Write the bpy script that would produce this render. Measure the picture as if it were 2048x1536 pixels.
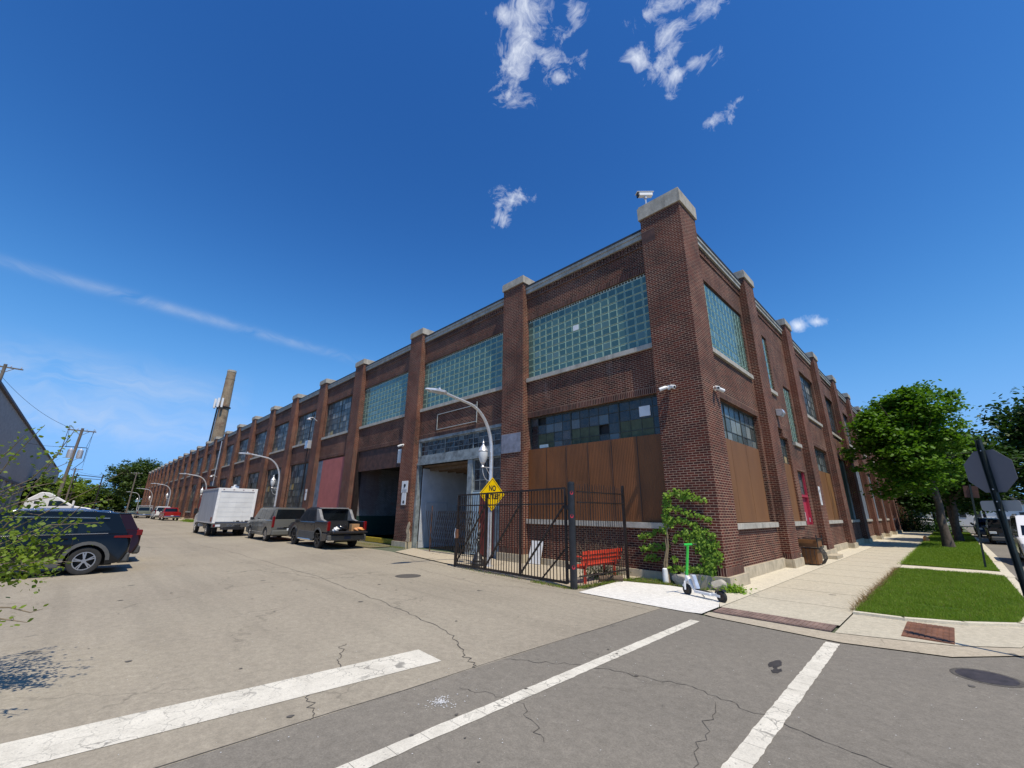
import bpy, bmesh, math, random
import numpy as np
from mathutils import Vector, Matrix
random.seed(7); RS=np.random.RandomState(11)
for o in list(bpy.data.objects): bpy.data.objects.remove(o)
S=bpy.context.scene; COL=S.collection
# ------------------------------------------------------------------ camera
cd=bpy.data.cameras.new('camera'); cam=bpy.data.objects.new('camera',cd); COL.objects.link(cam)
R_=Vector((.70377786,.71033697,.01086775)); U_=Vector((.20118437,-.21395144,.95590252)); F_=Vector((-.68133807,.67055661,.29348298))
cam.matrix_world=Matrix(((R_.x,U_.x,-F_.x,4.43683),(R_.y,U_.y,-F_.y,-12.32363),(R_.z,U_.z,-F_.z,1.88),(0,0,0,1)))
cd.sensor_width=36; cd.lens=829.98/2048*36; cd.clip_start=.1; cd.clip_end=5000; S.camera=cam
S.view_settings.view_transform='Standard'; S.view_settings.look='None'; S.view_settings.gamma=1; S.view_settings.exposure=0
S.render.resolution_x=1024; S.render.resolution_y=768
# ------------------------------------------------------------------ sun and sky
SUNEL=math.radians(63); sv=Vector((math.cos(SUNEL)*.955,math.cos(SUNEL)*-.297,math.sin(SUNEL)))
sl=bpy.data.lights.new('sun','SUN'); sl.energy=4.8; sl.angle=math.radians(.53); sl.color=(1,.91,.76)
so=bpy.data.objects.new('sun',sl); COL.objects.link(so); so.rotation_euler=sv.to_track_quat('Z','Y').to_euler(); so.location=(20,-20,60)
W=bpy.data.worlds.new('World'); S.world=W; W.use_nodes=True
wt=W.node_tree; wt.nodes.clear()
def wn(t,**k):
    n=wt.nodes.new(t)
    for a,b in k.items(): setattr(n,a,b)
    return n
sky=wn('ShaderNodeTexSky',sky_type='NISHITA',sun_disc=False); sky.sun_elevation=SUNEL; sky.sun_rotation=math.atan2(sv.x,sv.y)
sky.air_density=1; sky.dust_density=0; sky.ozone_density=1; sky.altitude=0
bg=wn('ShaderNodeBackground'); bg.inputs[1].default_value=0.12; wo=wn('ShaderNodeOutputWorld')
tc=wn('ShaderNodeTexCoord')
def vm(op,a,b=None):
    n=wn('ShaderNodeVectorMath',operation=op)
    for i,x in enumerate((a,b)):
        if x is None: continue
        if isinstance(x,(tuple,list)): n.inputs[i].default_value=x
        else: wt.links.new(x,n.inputs[i])
    return n.outputs['Value'] if op in('DOT_PRODUCT','LENGTH') else n.outputs[0]
def ma(op,a,b=None,c=None,clamp=False):
    n=wn('ShaderNodeMath',operation=op); n.use_clamp=clamp
    for i,x in enumerate((a,b,c)):
        if x is None: continue
        if isinstance(x,(int,float)): n.inputs[i].default_value=x
        else: wt.links.new(x,n.inputs[i])
    return n.outputs[0]
D=tc.outputs['Generated']
# cumulus puffs: (direction, dual axes) of soft ellipses in the sky
PUFF=[((-.349,.378,.858),(18,17.2,-.8),(-16.9,18.1,-15.4)),((-.369,.406,.836),(14.3,13.5,-.8),(-13.8,14.9,-14)),((-.415,.421,.806),(19.6,19,-.4),(-13.8,14.3,-15.2)),
((-.449,.427,.785),(28.5,28.5,.2),(-33.4,33.4,-38)),((-.384,.35,.854),(26.1,26.3,.4),(-44.7,43.7,-38.6)),((-.323,.489,.81),(44.7,38.4,-6),(-29.4,37.8,-35.2)),
((-.365,.473,.802),(35.2,31.6,-3.2),(-36.4,43.1,-42.6)),((-.29,.432,.854),(33.8,30,-4.3),(-31.2,39.7,-31.3)),
((-.168,.523,.836),(12.8,9.5,-4),(-17.7,31.4,-23.8)),((-.201,.515,.834),(23,17.7,-6),(-21.2,34.9,-27.2)),((-.126,.56,.818),(24.8,17.4,-8.7),(-22.1,44.5,-34.5)),
((-.182,.572,.8),(26.7,18.9,-8.1),(-10.6,19,-16.6)),((-.195,.605,.772),(30.7,20.9,-9.3),(-19.7,35.1,-33.1)),((-.154,.615,.773),(27.5,18,-9.5),(-23.9,46.7,-42.6)),((-.237,.548,.802),(35.1,26.6,-8.5),(-26.1,41.3,-36.6)),
((-.541,.528,.654),(20.2,19.9,0),(-22.3,22.7,-37.5)),((-.574,.526,.628),(41.5,42.8,1.2),(-23.5,23.2,-41.7)),((-.118,.687,.717),(50.5,28.3,-19.5),(-27.8,60.1,-62.9)),((-.167,.687,.707),(34.3,19.8,-11.8),(-28.2,54.9,-60.8)),
((-.106,.928,.356),(44.2,9,-11.6),(-22.5,33.8,-96.3)),((-.134,.925,.357),(84.1,19.7,-20.8),(-24.7,36.3,-104.8)),((.076,.986,.146),(88.2,-5.3,-13.6),(-43.7,33.1,-205.2))]
acc=None
for c,x,y in PUFF:
    d=vm('SUBTRACT',D,c); a=vm('DOT_PRODUCT',d,x); b=vm('DOT_PRODUCT',d,y)
    r=ma('SQRT',ma('ADD',ma('MULTIPLY',a,a),ma('MULTIPLY',b,b))); m=ma('SUBTRACT',1.68,ma('MULTIPLY',r,.98))
    if acc is None: acc=m
    else:
        n=wn('ShaderNodeMath',operation='SMOOTH_MAX'); n.inputs[2].default_value=.25; wt.links.new(acc,n.inputs[0]); wt.links.new(m,n.inputs[1]); acc=n.outputs[0]
warp=wn('ShaderNodeTexNoise'); warp.inputs['Scale'].default_value=9; warp.inputs['Detail'].default_value=3; wt.links.new(D,warp.inputs['Vector'])
wv=vm('MULTIPLY',vm('SUBTRACT',warp.outputs['Color'],(.5,.5,.5)),(.14,.14,.14)); Dw=vm('ADD',D,wv)
nz=wn('ShaderNodeTexNoise'); nz.inputs['Scale'].default_value=17; nz.inputs['Detail'].default_value=9; nz.inputs['Roughness'].default_value=.68; wt.links.new(Dw,nz.inputs['Vector'])
dens=ma('MULTIPLY_ADD',ma('ADD',acc,ma('MULTIPLY',ma('SUBTRACT',nz.outputs['Fac'],.5),6.4)),.42,-.24,clamp=True)
dens=ma('MULTIPLY',dens,ma('GREATER_THAN',acc,-.4))
dens=ma('MULTIPLY',dens,.92)
# cirrus: stretched noise along streak planes in the western sky
def streak(nrm,off,width,mid,reach,scale,amp,lo):
    h=ma('ADD',vm('DOT_PRODUCT',D,nrm),off); g=ma('POWER',2.718,ma('MULTIPLY',ma('MULTIPLY',h,h),-1/(width*width)))
    dm=ma('SUBTRACT',1,ma('DIVIDE',vm('LENGTH',vm('SUBTRACT',D,mid)),reach),clamp=True)
    cz=wn('ShaderNodeTexNoise'); cz.inputs['Scale'].default_value=scale; cz.inputs['Detail'].default_value=7; cz.inputs['Roughness'].default_value=.6
    mp=wn('ShaderNodeVectorMath',operation='MULTIPLY'); wt.links.new(Dw,mp.inputs[0]); mp.inputs[1].default_value=(1,1.1,6); wt.links.new(mp.outputs[0],cz.inputs['Vector'])
    nn=ma('MULTIPLY',ma('SUBTRACT',cz.outputs['Fac'],lo,clamp=True),amp)
    return ma('MULTIPLY',ma('MULTIPLY',g,ma('POWER',dm,.6)),nn)
def crossn(a,b):
    v=Vector(a).cross(Vector(b)).normalized(); return tuple(v)
s1=streak(crossn((-.9223,-.1667,.3487),(-.8811,.3434,.3253)),0,.009,(-.929,.09,.355),.36,9,.95,.3)
s2=streak((0,0,1),-.205,.035,(-.975,-.06,.21),.26,5,1.6,.33)
s3=streak((0,0,1),-.135,.035,(-.985,-.02,.14),.32,6,1.5,.33)
cir=ma('ADD',ma('ADD',s1,s2),s3,clamp=True)
mixc=wn('ShaderNodeMix',data_type='RGBA'); mixc.inputs[7].default_value=(6.2,6.5,7.0,1)
wt.links.new(ma('MULTIPLY',cir,.8),mixc.inputs[0])
sc_=wn('ShaderNodeSeparateColor'); wt.links.new(sky.outputs[0],sc_.inputs[0]); cc_=wn('ShaderNodeCombineColor')
# clear-air response per channel: deeper overhead, gently rolled off near the horizon
for i,(k_,g_,c_) in enumerate(((0.27,2.2,2.1),(0.49,1.9,4.6),(0.66,1.7,9.5))):
    y=ma('MULTIPLY',ma('POWER',sc_.outputs[i],g_),k_); y=ma('DIVIDE',y,ma('POWER',ma('ADD',1,ma('POWER',ma('DIVIDE',y,c_),2)),.5)); wt.links.new(y,cc_.inputs[i])
wt.links.new(cc_.outputs[0],mixc.inputs[6])
mix2=wn('ShaderNodeMix',data_type='RGBA'); mix2.inputs[7].default_value=(8.6,9.0,9.6,1)
wt.links.new(dens,mix2.inputs[0]); wt.links.new(mixc.outputs[2],mix2.inputs[6])
wt.links.new(mix2.outputs[2],bg.inputs[0]); wt.links.new(bg.outputs[0],wo.inputs[0])
# ------------------------------------------------------------------ materials
class NT:
    def __init__(s,name):
        s.m=bpy.data.materials.new(name); s.m.use_nodes=True; s.t=s.m.node_tree; s.b=s.t.nodes['Principled BSDF']; s.out=s.t.nodes['Material Output']
    def n(s,t,**k):
        x=s.t.nodes.new(t)
        for a,b in k.items():
            if a.startswith('i_'): x.inputs[a[2:].replace('_',' ')].default_value=b
            else: setattr(x,a,b)
        return x
    def l(s,a,b): s.t.links.new(a,b)
    def math(s,op,a,b=None,clamp=False):
        x=s.n('ShaderNodeMath',operation=op); x.use_clamp=clamp
        for i,v in enumerate((a,b)):
            if v is None: continue
            if isinstance(v,(int,float)): x.inputs[i].default_value=v
            else: s.l(v,x.inputs[i])
        return x.outputs[0]
    def mix(s,f,a,b,bt='MIX'):
        x=s.n('ShaderNodeMix',data_type='RGBA',blend_type=bt)
        for i,v in ((0,f),(6,a),(7,b)):
            if isinstance(v,(int,float)): x.inputs[i].default_value=v
            elif isinstance(v,tuple): x.inputs[i].default_value=(*v[:3],1)
            else: s.l(v,x.inputs[i])
        return x.outputs[2]
    def noise(s,vec,scale,detail=5,rough=.55,dist=0):
        x=s.n('ShaderNodeTexNoise'); x.inputs['Scale'].default_value=scale; x.inputs['Detail'].default_value=detail; x.inputs['Roughness'].default_value=rough; x.inputs['Distortion'].default_value=dist
        if vec is not None: s.l(vec,x.inputs['Vector'])
        return x.outputs['Fac']
    def ramp(s,f,stops):
        x=s.n('ShaderNodeValToRGB'); e=x.color_ramp.elements
        while len(e)<len(stops): e.new(.5)
        for i,(p,c) in enumerate(stops):
            e[i].position=p; e[i].color=(*c,1) if isinstance(c,tuple) else (c,c,c,1)
        s.l(f,x.inputs[0]); return x.outputs[0]
    def maprange(s,f,a,b,c=0,d=1):
        x=s.n('ShaderNodeMapRange'); x.inputs[1].default_value=a; x.inputs[2].default_value=b; x.inputs[3].default_value=c; x.inputs[4].default_value=d; s.l(f,x.inputs[0]); return x.outputs[0]
    def bump(s,h,st=.3,dist=.01):
        x=s.n('ShaderNodeBump'); x.inputs['Strength'].default_value=st; x.inputs['Distance'].default_value=dist; s.l(h,x.inputs['Height']); s.l(x.outputs[0],s.b.inputs['Normal'])
    def pos(s): return s.n('ShaderNodeNewGeometry').outputs['Position']
    def rnd(s): return s.n('ShaderNodeNewGeometry').outputs['Random Per Island']
    def uv(s): return s.n('ShaderNodeUVMap').outputs[0]
    def scalev(s,v,sc):
        x=s.n('ShaderNodeVectorMath',operation='MULTIPLY'); s.l(v,x.inputs[0]); x.inputs[1].default_value=sc; return x.outputs[0]
def setb(b,base=None,rough=None,metal=None,spec=None,coat=None,trans=None,emit=None):
    if base is not None: b.inputs['Base Color'].default_value=(*base,1)
    if rough is not None: b.inputs['Roughness'].default_value=rough
    if metal is not None: b.inputs['Metallic'].default_value=metal
    if spec is not None: b.inputs['Specular IOR Level'].default_value=spec
    if coat is not None: b.inputs['Coat Weight'].default_value=coat; b.inputs['Coat Roughness'].default_value=.05
    if trans is not None: b.inputs['Transmission Weight'].default_value=trans
def plain(name,base,rough=.6,metal=0,var=.25,scale=6,coat=0,bump=.15,spec=.5):
    k=NT(name); setb(k.b,base,rough,metal,spec,coat)
    p=k.pos(); f=k.noise(p,scale,6,.6); g=k.noise(p,scale*9,3,.5)
    hi=tuple(min(1,c*(1+var)) for c in base); lo=tuple(c*(1-var) for c in base)
    c=k.mix(k.maprange(f,.3,.7),lo,hi); k.l(c,k.b.inputs['Base Color'])
    k.l(k.maprange(g,.2,.8,max(0,rough-.08),min(1,rough+.08)),k.b.inputs['Roughness'])
    if bump: k.bump(g,bump,.004)
    return k.m
def brickmat(name,soldier=False,tint=(1,1,1),dark=0.0,c1=(.108,.026,.016),c2=(.020,.007,.006),mortar=(.47,.31,.215)):
    k=NT(name); uv=k.uv(); p=k.pos()
    br=k.n('ShaderNodeTexBrick'); k.l(uv,br.inputs['Vector'])
    br.inputs['Scale'].default_value=1; br.inputs['Mortar Size'].default_value=.0080; br.inputs['Mortar Smooth'].default_value=.15
    if soldier: br.offset=0; br.inputs['Brick Width'].default_value=.0705; br.inputs['Row Height'].default_value=.215
    else: br.inputs['Brick Width'].default_value=.213; br.inputs['Row Height'].default_value=.0705
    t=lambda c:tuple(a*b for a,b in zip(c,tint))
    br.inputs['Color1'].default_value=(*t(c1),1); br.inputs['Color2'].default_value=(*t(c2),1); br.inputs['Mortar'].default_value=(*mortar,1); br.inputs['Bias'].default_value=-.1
    # mortar is cleaner or dirtier in patches
    big=k.noise(p,.55,5,.6); mid=k.noise(p,2.3,6,.65); fine=k.noise(p,30,3,.6)
    col=k.mix(k.maprange(mid,.62,.74,0,.55),br.outputs['Color'],t((.25,.075,.04)))
    col=k.mix(k.math('MULTIPLY',br.outputs['Fac'],1),col,br.outputs['Color'])
    soot=k.maprange(big,.50,.70,0,.62+dark); col=k.mix(soot,col,k.mix(.82,col,(.02,.014,.014)))
    col=k.mix(k.math('MULTIPLY',br.outputs['Fac'],k.maprange(k.noise(p,.9,5,.65),.40,.62,0,.8)),col,tuple(x*.42 for x in mortar))
    pw=k.noise(p,.33,3,.5); col=k.mix(k.math('MULTIPLY',k.math('SUBTRACT',1,br.outputs['Fac']),k.maprange(pw,.56,.64,0,.45)),col,t((.17,.05,.028)))
    ef=k.noise(k.scalev(p,(1,1,.35)),1.1,7,.7); col=k.mix(k.maprange(ef,.64,.76,0,.42),col,(.35,.31,.27))
    # streaks running down
    st=k.noise(k.scalev(p,(2.2,2.2,.22)),1.6,5,.6); col=k.mix(k.maprange(st,.56,.72,0,.55),col,k.mix(.75,col,(.03,.02,.02)))
    col=k.mix(k.maprange(fine,.25,.75,.85,1.0),(0,0,0),col) if False else k.mix(1,col,k.ramp(fine,[(0,.78),(1,1.2)]),'MULTIPLY')
    k.l(col,k.b.inputs['Base Color']); setb(k.b,rough=.86,spec=.25)
    k.bump(k.math('SUBTRACT',k.math('MULTIPLY',fine,.25),br.outputs['Fac']),.65,.009)
    return k.m
def stonemat(name,base=(.40,.36,.29),joint=None,streaks=.5):
    k=NT(name); p=k.pos(); f=k.noise(p,3,6,.65); g=k.noise(p,40,4,.6)
    c=k.mix(k.maprange(f,.3,.7),tuple(x*.72 for x in base),tuple(x*1.15 for x in base))
    s=k.noise(k.scalev(p,(3,3,.5)),2,5,.6); c=k.mix(k.maprange(s,.5,.7,0,streaks),c,tuple(x*.35 for x in base))
    if joint:
        uv=k.uv(); sx=k.n('ShaderNodeSeparateXYZ'); k.l(uv,sx.inputs[0]); a=k.math('FRACT',k.math('MULTIPLY',sx.outputs[0],1/joint)); j=k.math('LESS_THAN',a,.012/joint)
        c=k.mix(k.math('MULTIPLY',j,.7),c,tuple(x*.3 for x in base))
    c=k.mix(1,c,k.ramp(g,[(0,.8),(1,1.18)]),'MULTIPLY')
    k.l(c,k.b.inputs['Base Color']); setb(k.b,rough=.88,spec=.3); k.bump(g,.5,.006); return k.m
def panemat(name,stops,rough=.12):
    k=NT(name); r=k.rnd(); p=k.pos(); f=k.noise(p,5,5,.6)
    c=k.ramp(r,stops); k.t.nodes[-1].color_ramp.interpolation='CONSTANT'
    for n in k.t.nodes:
        if n.type=='VALTORGB': n.color_ramp.interpolation='CONSTANT'
    dirt=k.maprange(f,.35,.75,0,.5); c=k.mix(dirt,c,(.10,.10,.085))
    k.l(c,k.b.inputs['Base Color']); k.l(k.maprange(f,.3,.7,rough,rough+.3),k.b.inputs['Roughness']); k.b.inputs['Specular IOR Level'].default_value=.6
    k.bump(k.noise(p,2.5,2,.5),.08,.02); return k.m
M={}
M['brick']=brickmat('brick'); M['brickp']=brickmat('brick_pier',tint=(1.1,1.0,1.0),c2=(.038,.016,.013)); M['soldier']=brickmat('brick_soldier',soldier=True,c1=(.105,.034,.026))
M['brickr']=brickmat('brick_reddish',tint=(1.5,1.0,.8)); M['shadebrick']=brickmat('brick_shaded',tint=(.6,.6,.6))  # second one: the same brick with shade put into its colour
M['wbrick']=brickmat('painted_brick',c1=(.24,.24,.26),c2=(.19,.19,.2),mortar=(.1,.1,.1))
M['stone']=stonemat('limestone',(.44,.40,.33)); M['sill']=stonemat('limestone_sill',(.46,.43,.37),joint=1.1,streaks=.35); M['found']=stonemat('concrete_base',(.50,.43,.31),joint=1.25,streaks=.25)
M['coping']=stonemat('coping_stone',(.42,.41,.37),joint=1.5,streaks=.4); M['flash']=plain('roof_flashing',(.03,.03,.03),.6)
M['cream']=plain('cream_trim',(.62,.56,.44),.6)
M['sash']=plain('steel_sash',(.045,.05,.042),.6,.0,.4); M['sashlight']=plain('pale_sash',(.36,.37,.35),.6)
M['pane']=panemat('window_pane',[(0,(.02,.024,.026)),(.2,(.05,.055,.055)),(.42,(.09,.10,.095)),(.62,(.14,.15,.135)),(.8,(.20,.205,.18)),(.91,(.30,.29,.25)),(.965,(.42,.30,.09)),(.985,(.5,.5,.48))],.25)
M['paned']=panemat('dark_pane',[(0,(.010,.012,.018)),(.45,(.02,.027,.034)),(.72,(.045,.055,.07)),(.9,(.10,.12,.13)),(.97,(.35,.33,.28))],.08)
M['panel']=panemat('grey_pane',[(0,(.05,.065,.065)),(.3,(.10,.13,.13)),(.6,(.18,.21,.20)),(.85,(.26,.30,.29)),(.96,(.5,.38,.2))],.12)
M['sashpanel']=plain('green_vent_board',(.07,.085,.045),.7,0,.4,3)
def glassblock():
    k=NT('glass_block'); r=k.rnd(); c=k.ramp(r,[(0,(.055,.12,.108)),(.5,(.066,.138,.122)),(.9,(.085,.165,.145)),(1,(.15,.22,.20))])
    p=k.pos(); k.l(c,k.b.inputs['Base Color']); setb(k.b,rough=.16,spec=.7,coat=.25); k.bump(k.noise(p,14,3,.5),.25,.01); return k.m
M['gblock']=glassblock(); M['gedge']=plain('glass_block_rim',(.26,.38,.28),.25,0,.3,9,spec=.8); M['gmortar']=plain('glass_block_mortar',(.52,.60,.52),.7)
def corr(name,base,patch):
    k=NT(name); p=k.pos(); f=k.noise(k.scalev(p,(1.2,1.2,.35)),1.3,6,.65); g=k.noise(p,7,5,.6)
    c=k.mix(k.maprange(f,.35,.65),base,patch); c=k.mix(k.maprange(g,.6,.8,0,.4),c,tuple(x*.5 for x in base)); k.l(c,k.b.inputs['Base Color']); setb(k.b,rough=.55,spec=.35); return k.m
M['rustsheet']=corr('rust_brown_sheet',(.20,.074,.022),(.135,.053,.018)); M['ply']=corr('brown_board',(.22,.10,.036),(.175,.078,.028))
M['stainply']=corr('stained_board',(.26,.13,.04),(.10,.04,.015))
M['redpaint']=plain('red_painted_board',(.42,.12,.10),.75,0,.12,2); M['bluegrey']=plain('grey_blue_board',(.15,.18,.22),.7,0,.45,2.5)
M['graysheet']=plain('grey_corrugated',(.52,.54,.57),.5,.1,.15,1.5); M['weathered']=plain('weathered_grey_paint',(.20,.23,.24),.75,0,.5,4)
M['darkgreen']=plain('dark_green_paint',(.015,.04,.035),.5); M['yellow']=plain('yellow_kerb_paint',(.45,.33,.03),.6); M['black']=plain('black_paint',(.018,.018,.02),.4,0,.3); M['wood']=plain('timber',(.12,.08,.05),.8,0,.4)
M['rustband']=plain('rusted_band',(.07,.03,.02),.7,0,.6,3); M['crimson']=plain('crimson_door_paint',(.40,.03,.06),.45,0,.15); M['darkred']=plain('dark_red_door_paint',(.17,.025,.02),.5)
M['paleblue']=plain('pale_blue_paint',(.34,.45,.52),.55,0,.15); M['darkpaint']=plain('black_brown_metal',(.03,.022,.02),.45,.3,.4); M['dkinside']=plain('dark_interior',(.03,.03,.032),.9)
M['galv']=plain('galvanised_steel',(.66,.67,.69),.38,.55,.15,8); M['white']=plain('white_paint',(.75,.75,.74),.45,0,.08); M['whiteplastic']=plain('white_plastic',(.78,.78,.76),.35,0,.04,bump=0)
M['lens']=plain('lamp_lens',(.6,.62,.62),.15,0,.05,bump=0); M['plaque']=plain('weathered_zinc',(.26,.26,.30),.55,.3,.35,3)
# ------------------------------------------------------------------ mesh builder
ORG={}
def tag(o,label=None,cat=None,group=None,kind=None):
    if label: o['label']=label
    if cat: o['category']=cat
    if group: o['group']=group
    if kind: o['kind']=kind
    return o
def thing(name,label,cat,loc=(0,0,0),rz=0,group=None):
    o=bpy.data.objects.new(name,None); o.empty_display_size=.2; COL.objects.link(o); o.location=loc; o.rotation_euler=(0,0,rz)
    ORG[o.name]=Vector(loc) if rz==0 else Vector((0,0,0)); return tag(o,label,cat,group)
class MB:
    def __init__(s): s.v=[]; s.f=[]; s.m=[]; s.uvs=[]
    def face(s,pts,m=0,uv=None):
        i=len(s.v); s.v+= [tuple(p) for p in pts]; s.f.append(tuple(range(i,i+len(pts)))); s.m.append(m); s.uvs.append(uv)
    def poly(s,verts,faces,m=0):
        i=len(s.v); s.v+=[tuple(p) for p in verts]
        for f in faces: s.f.append(tuple(i+k for k in f)); s.m.append(m); s.uvs.append(None)
    def box(s,x0,x1,y0,y1,z0,z1,m=0):
        x0,x1=sorted((x0,x1)); y0,y1=sorted((y0,y1)); z0,z1=sorted((z0,z1))
        s.poly([(x0,y0,z0),(x1,y0,z0),(x1,y1,z0),(x0,y1,z0),(x0,y0,z1),(x1,y0,z1),(x1,y1,z1),(x0,y1,z1)],[(0,3,2,1),(4,5,6,7),(0,1,5,4),(1,2,6,5),(2,3,7,6),(3,0,4,7)],m)
    def tube(s,path,r,n=8,m=0,cap=True):
        P=[Vector(p) for p in path]; rr=r if isinstance(r,(list,tuple)) else [r]*len(P); V=[]; prev=None
        for i,p in enumerate(P):
            t=(P[min(i+1,len(P)-1)]-P[max(i-1,0)]).normalized()
            if prev is None:
                a=Vector((0,0,1)) if abs(t.z)<.9 else Vector((1,0,0)); u=t.cross(a).normalized()
            else: u=(prev-t*prev.dot(t)).normalized()
            prev=u; w=t.cross(u)
            for k in range(n):
                an=2*math.pi*k/n; V.append(p+(u*math.cos(an)+w*math.sin(an))*rr[i])
        F=[]
        for i in range(len(P)-1):
            for k in range(n): F.append((i*n+k,i*n+(k+1)%n,(i+1)*n+(k+1)%n,(i+1)*n+k))
        if cap: F.append(tuple(range(n))[::-1]); F.append(tuple((len(P)-1)*n+k for k in range(n)))
        s.poly(V,F,m)
    def cyl(s,p0,p1,r,r1=None,n=16,m=0): s.tube([p0,p1],[r,r if r1 is None else r1],n,m)
    def bar(s,p0,p1,w,h=None,m=0):
        h=h or w; p0=Vector(p0); p1=Vector(p1); t=(p1-p0).normalized(); a=Vector((0,0,1)) if abs(t.z)<.95 else Vector((0,1,0)); u=t.cross(a).normalized()*w/2; v=t.cross(u).normalized()*h/2
        s.poly([p0-u-v,p0+u-v,p0+u+v,p0-u+v,p1-u-v,p1+u-v,p1+u+v,p1-u+v],[(0,3,2,1),(4,5,6,7),(0,1,5,4),(1,2,6,5),(2,3,7,6),(3,0,4,7)],m)
    def lathe(s,prof,c=(0,0,0),n=20,m=0):
        V=[]
        for r,z in prof:
            for k in range(n): a=2*math.pi*k/n; V.append((c[0]+r*math.cos(a),c[1]+r*math.sin(a),c[2]+z))
        F=[]
        for i in range(len(prof)-1):
            for k in range(n): F.append((i*n+k,i*n+(k+1)%n,(i+1)*n+(k+1)%n,(i+1)*n+k))
        F.append(tuple(range(n))[::-1]); F.append(tuple((len(prof)-1)*n+k for k in range(n))); s.poly(V,F,m)
    def prism(s,pts,fn,a,b,m=0):
        """pts 2d outline, fn(u,v,w)->xyz, from w=a to w=b"""
        n=len(pts); V=[fn(u,v,a) for u,v in pts]+[fn(u,v,b) for u,v in pts]
        s.poly(V,[tuple(range(n))[::-1],tuple(range(n,2*n))]+[(i,(i+1)%n,n+(i+1)%n,n+i) for i in range(n)],m)
    def build(s,name,mats,parent=None,org=None,smooth=False,uvo=(0,0),bevel=0,recalc=True,loc=None):
        if not isinstance(mats,(list,tuple)): mats=[mats]
        mats=[M[x] if isinstance(x,str) else x for x in mats]
        me=bpy.data.meshes.new(name)
        if parent is not None:
            r=parent
            while r.parent: r=r.parent
            og=ORG.get(r.name,Vector((0,0,0)))
        else: og=Vector(org) if org else Vector((0,0,0))
        me.from_pydata([(a-og.x,b-og.y,c-og.z) for a,b,c in s.v],[],s.f)
        for x in mats: me.materials.append(x)
        me.polygons.foreach_set('material_index',s.m)
        if recalc or bevel:
            bm=bmesh.new(); bm.from_mesh(me)
            if recalc: bmesh.ops.recalc_face_normals(bm,faces=bm.faces)
            if bevel: bmesh.ops.bevel(bm,geom=bm.edges[:],offset=bevel,segments=1,affect='EDGES',profile=.7)
            bm.to_mesh(me); bm.free()
        uvl=me.uv_layers.new(name='UVMap'); n=len(me.loops); co=np.empty(len(me.vertices)*3); me.vertices.foreach_get('co',co); co=co.reshape(-1,3)+np.array(og)
        li=np.empty(n,int); me.loops.foreach_get('vertex_index',li); nr=np.empty(len(me.polygons)*3); me.polygons.foreach_get('normal',nr); nr=nr.reshape(-1,3)
        lt=np.empty(len(me.polygons),int); me.polygons.foreach_get('loop_total',lt); ln=np.repeat(np.abs(nr),lt,axis=0); p=co[li]
        ax=ln.argmax(1); uv=np.where((ax==0)[:,None],p[:,[1,2]],np.where((ax==1)[:,None],p[:,[0,2]],p[:,[0,1]]))-np.array(uvo)
        uvl.data.foreach_set('uv',uv.ravel())
        if smooth:
            me.polygons.foreach_set('use_smooth',[True]*len(me.polygons))
            try: me.set_sharp_from_angle(angle=math.radians(40))
            except Exception: pass
        o=bpy.data.objects.new(name,me); COL.objects.link(o)
        if parent is not None: o.parent=parent
        else: o.location=loc if loc is not None else og; ORG[o.name]=og
        return o
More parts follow.
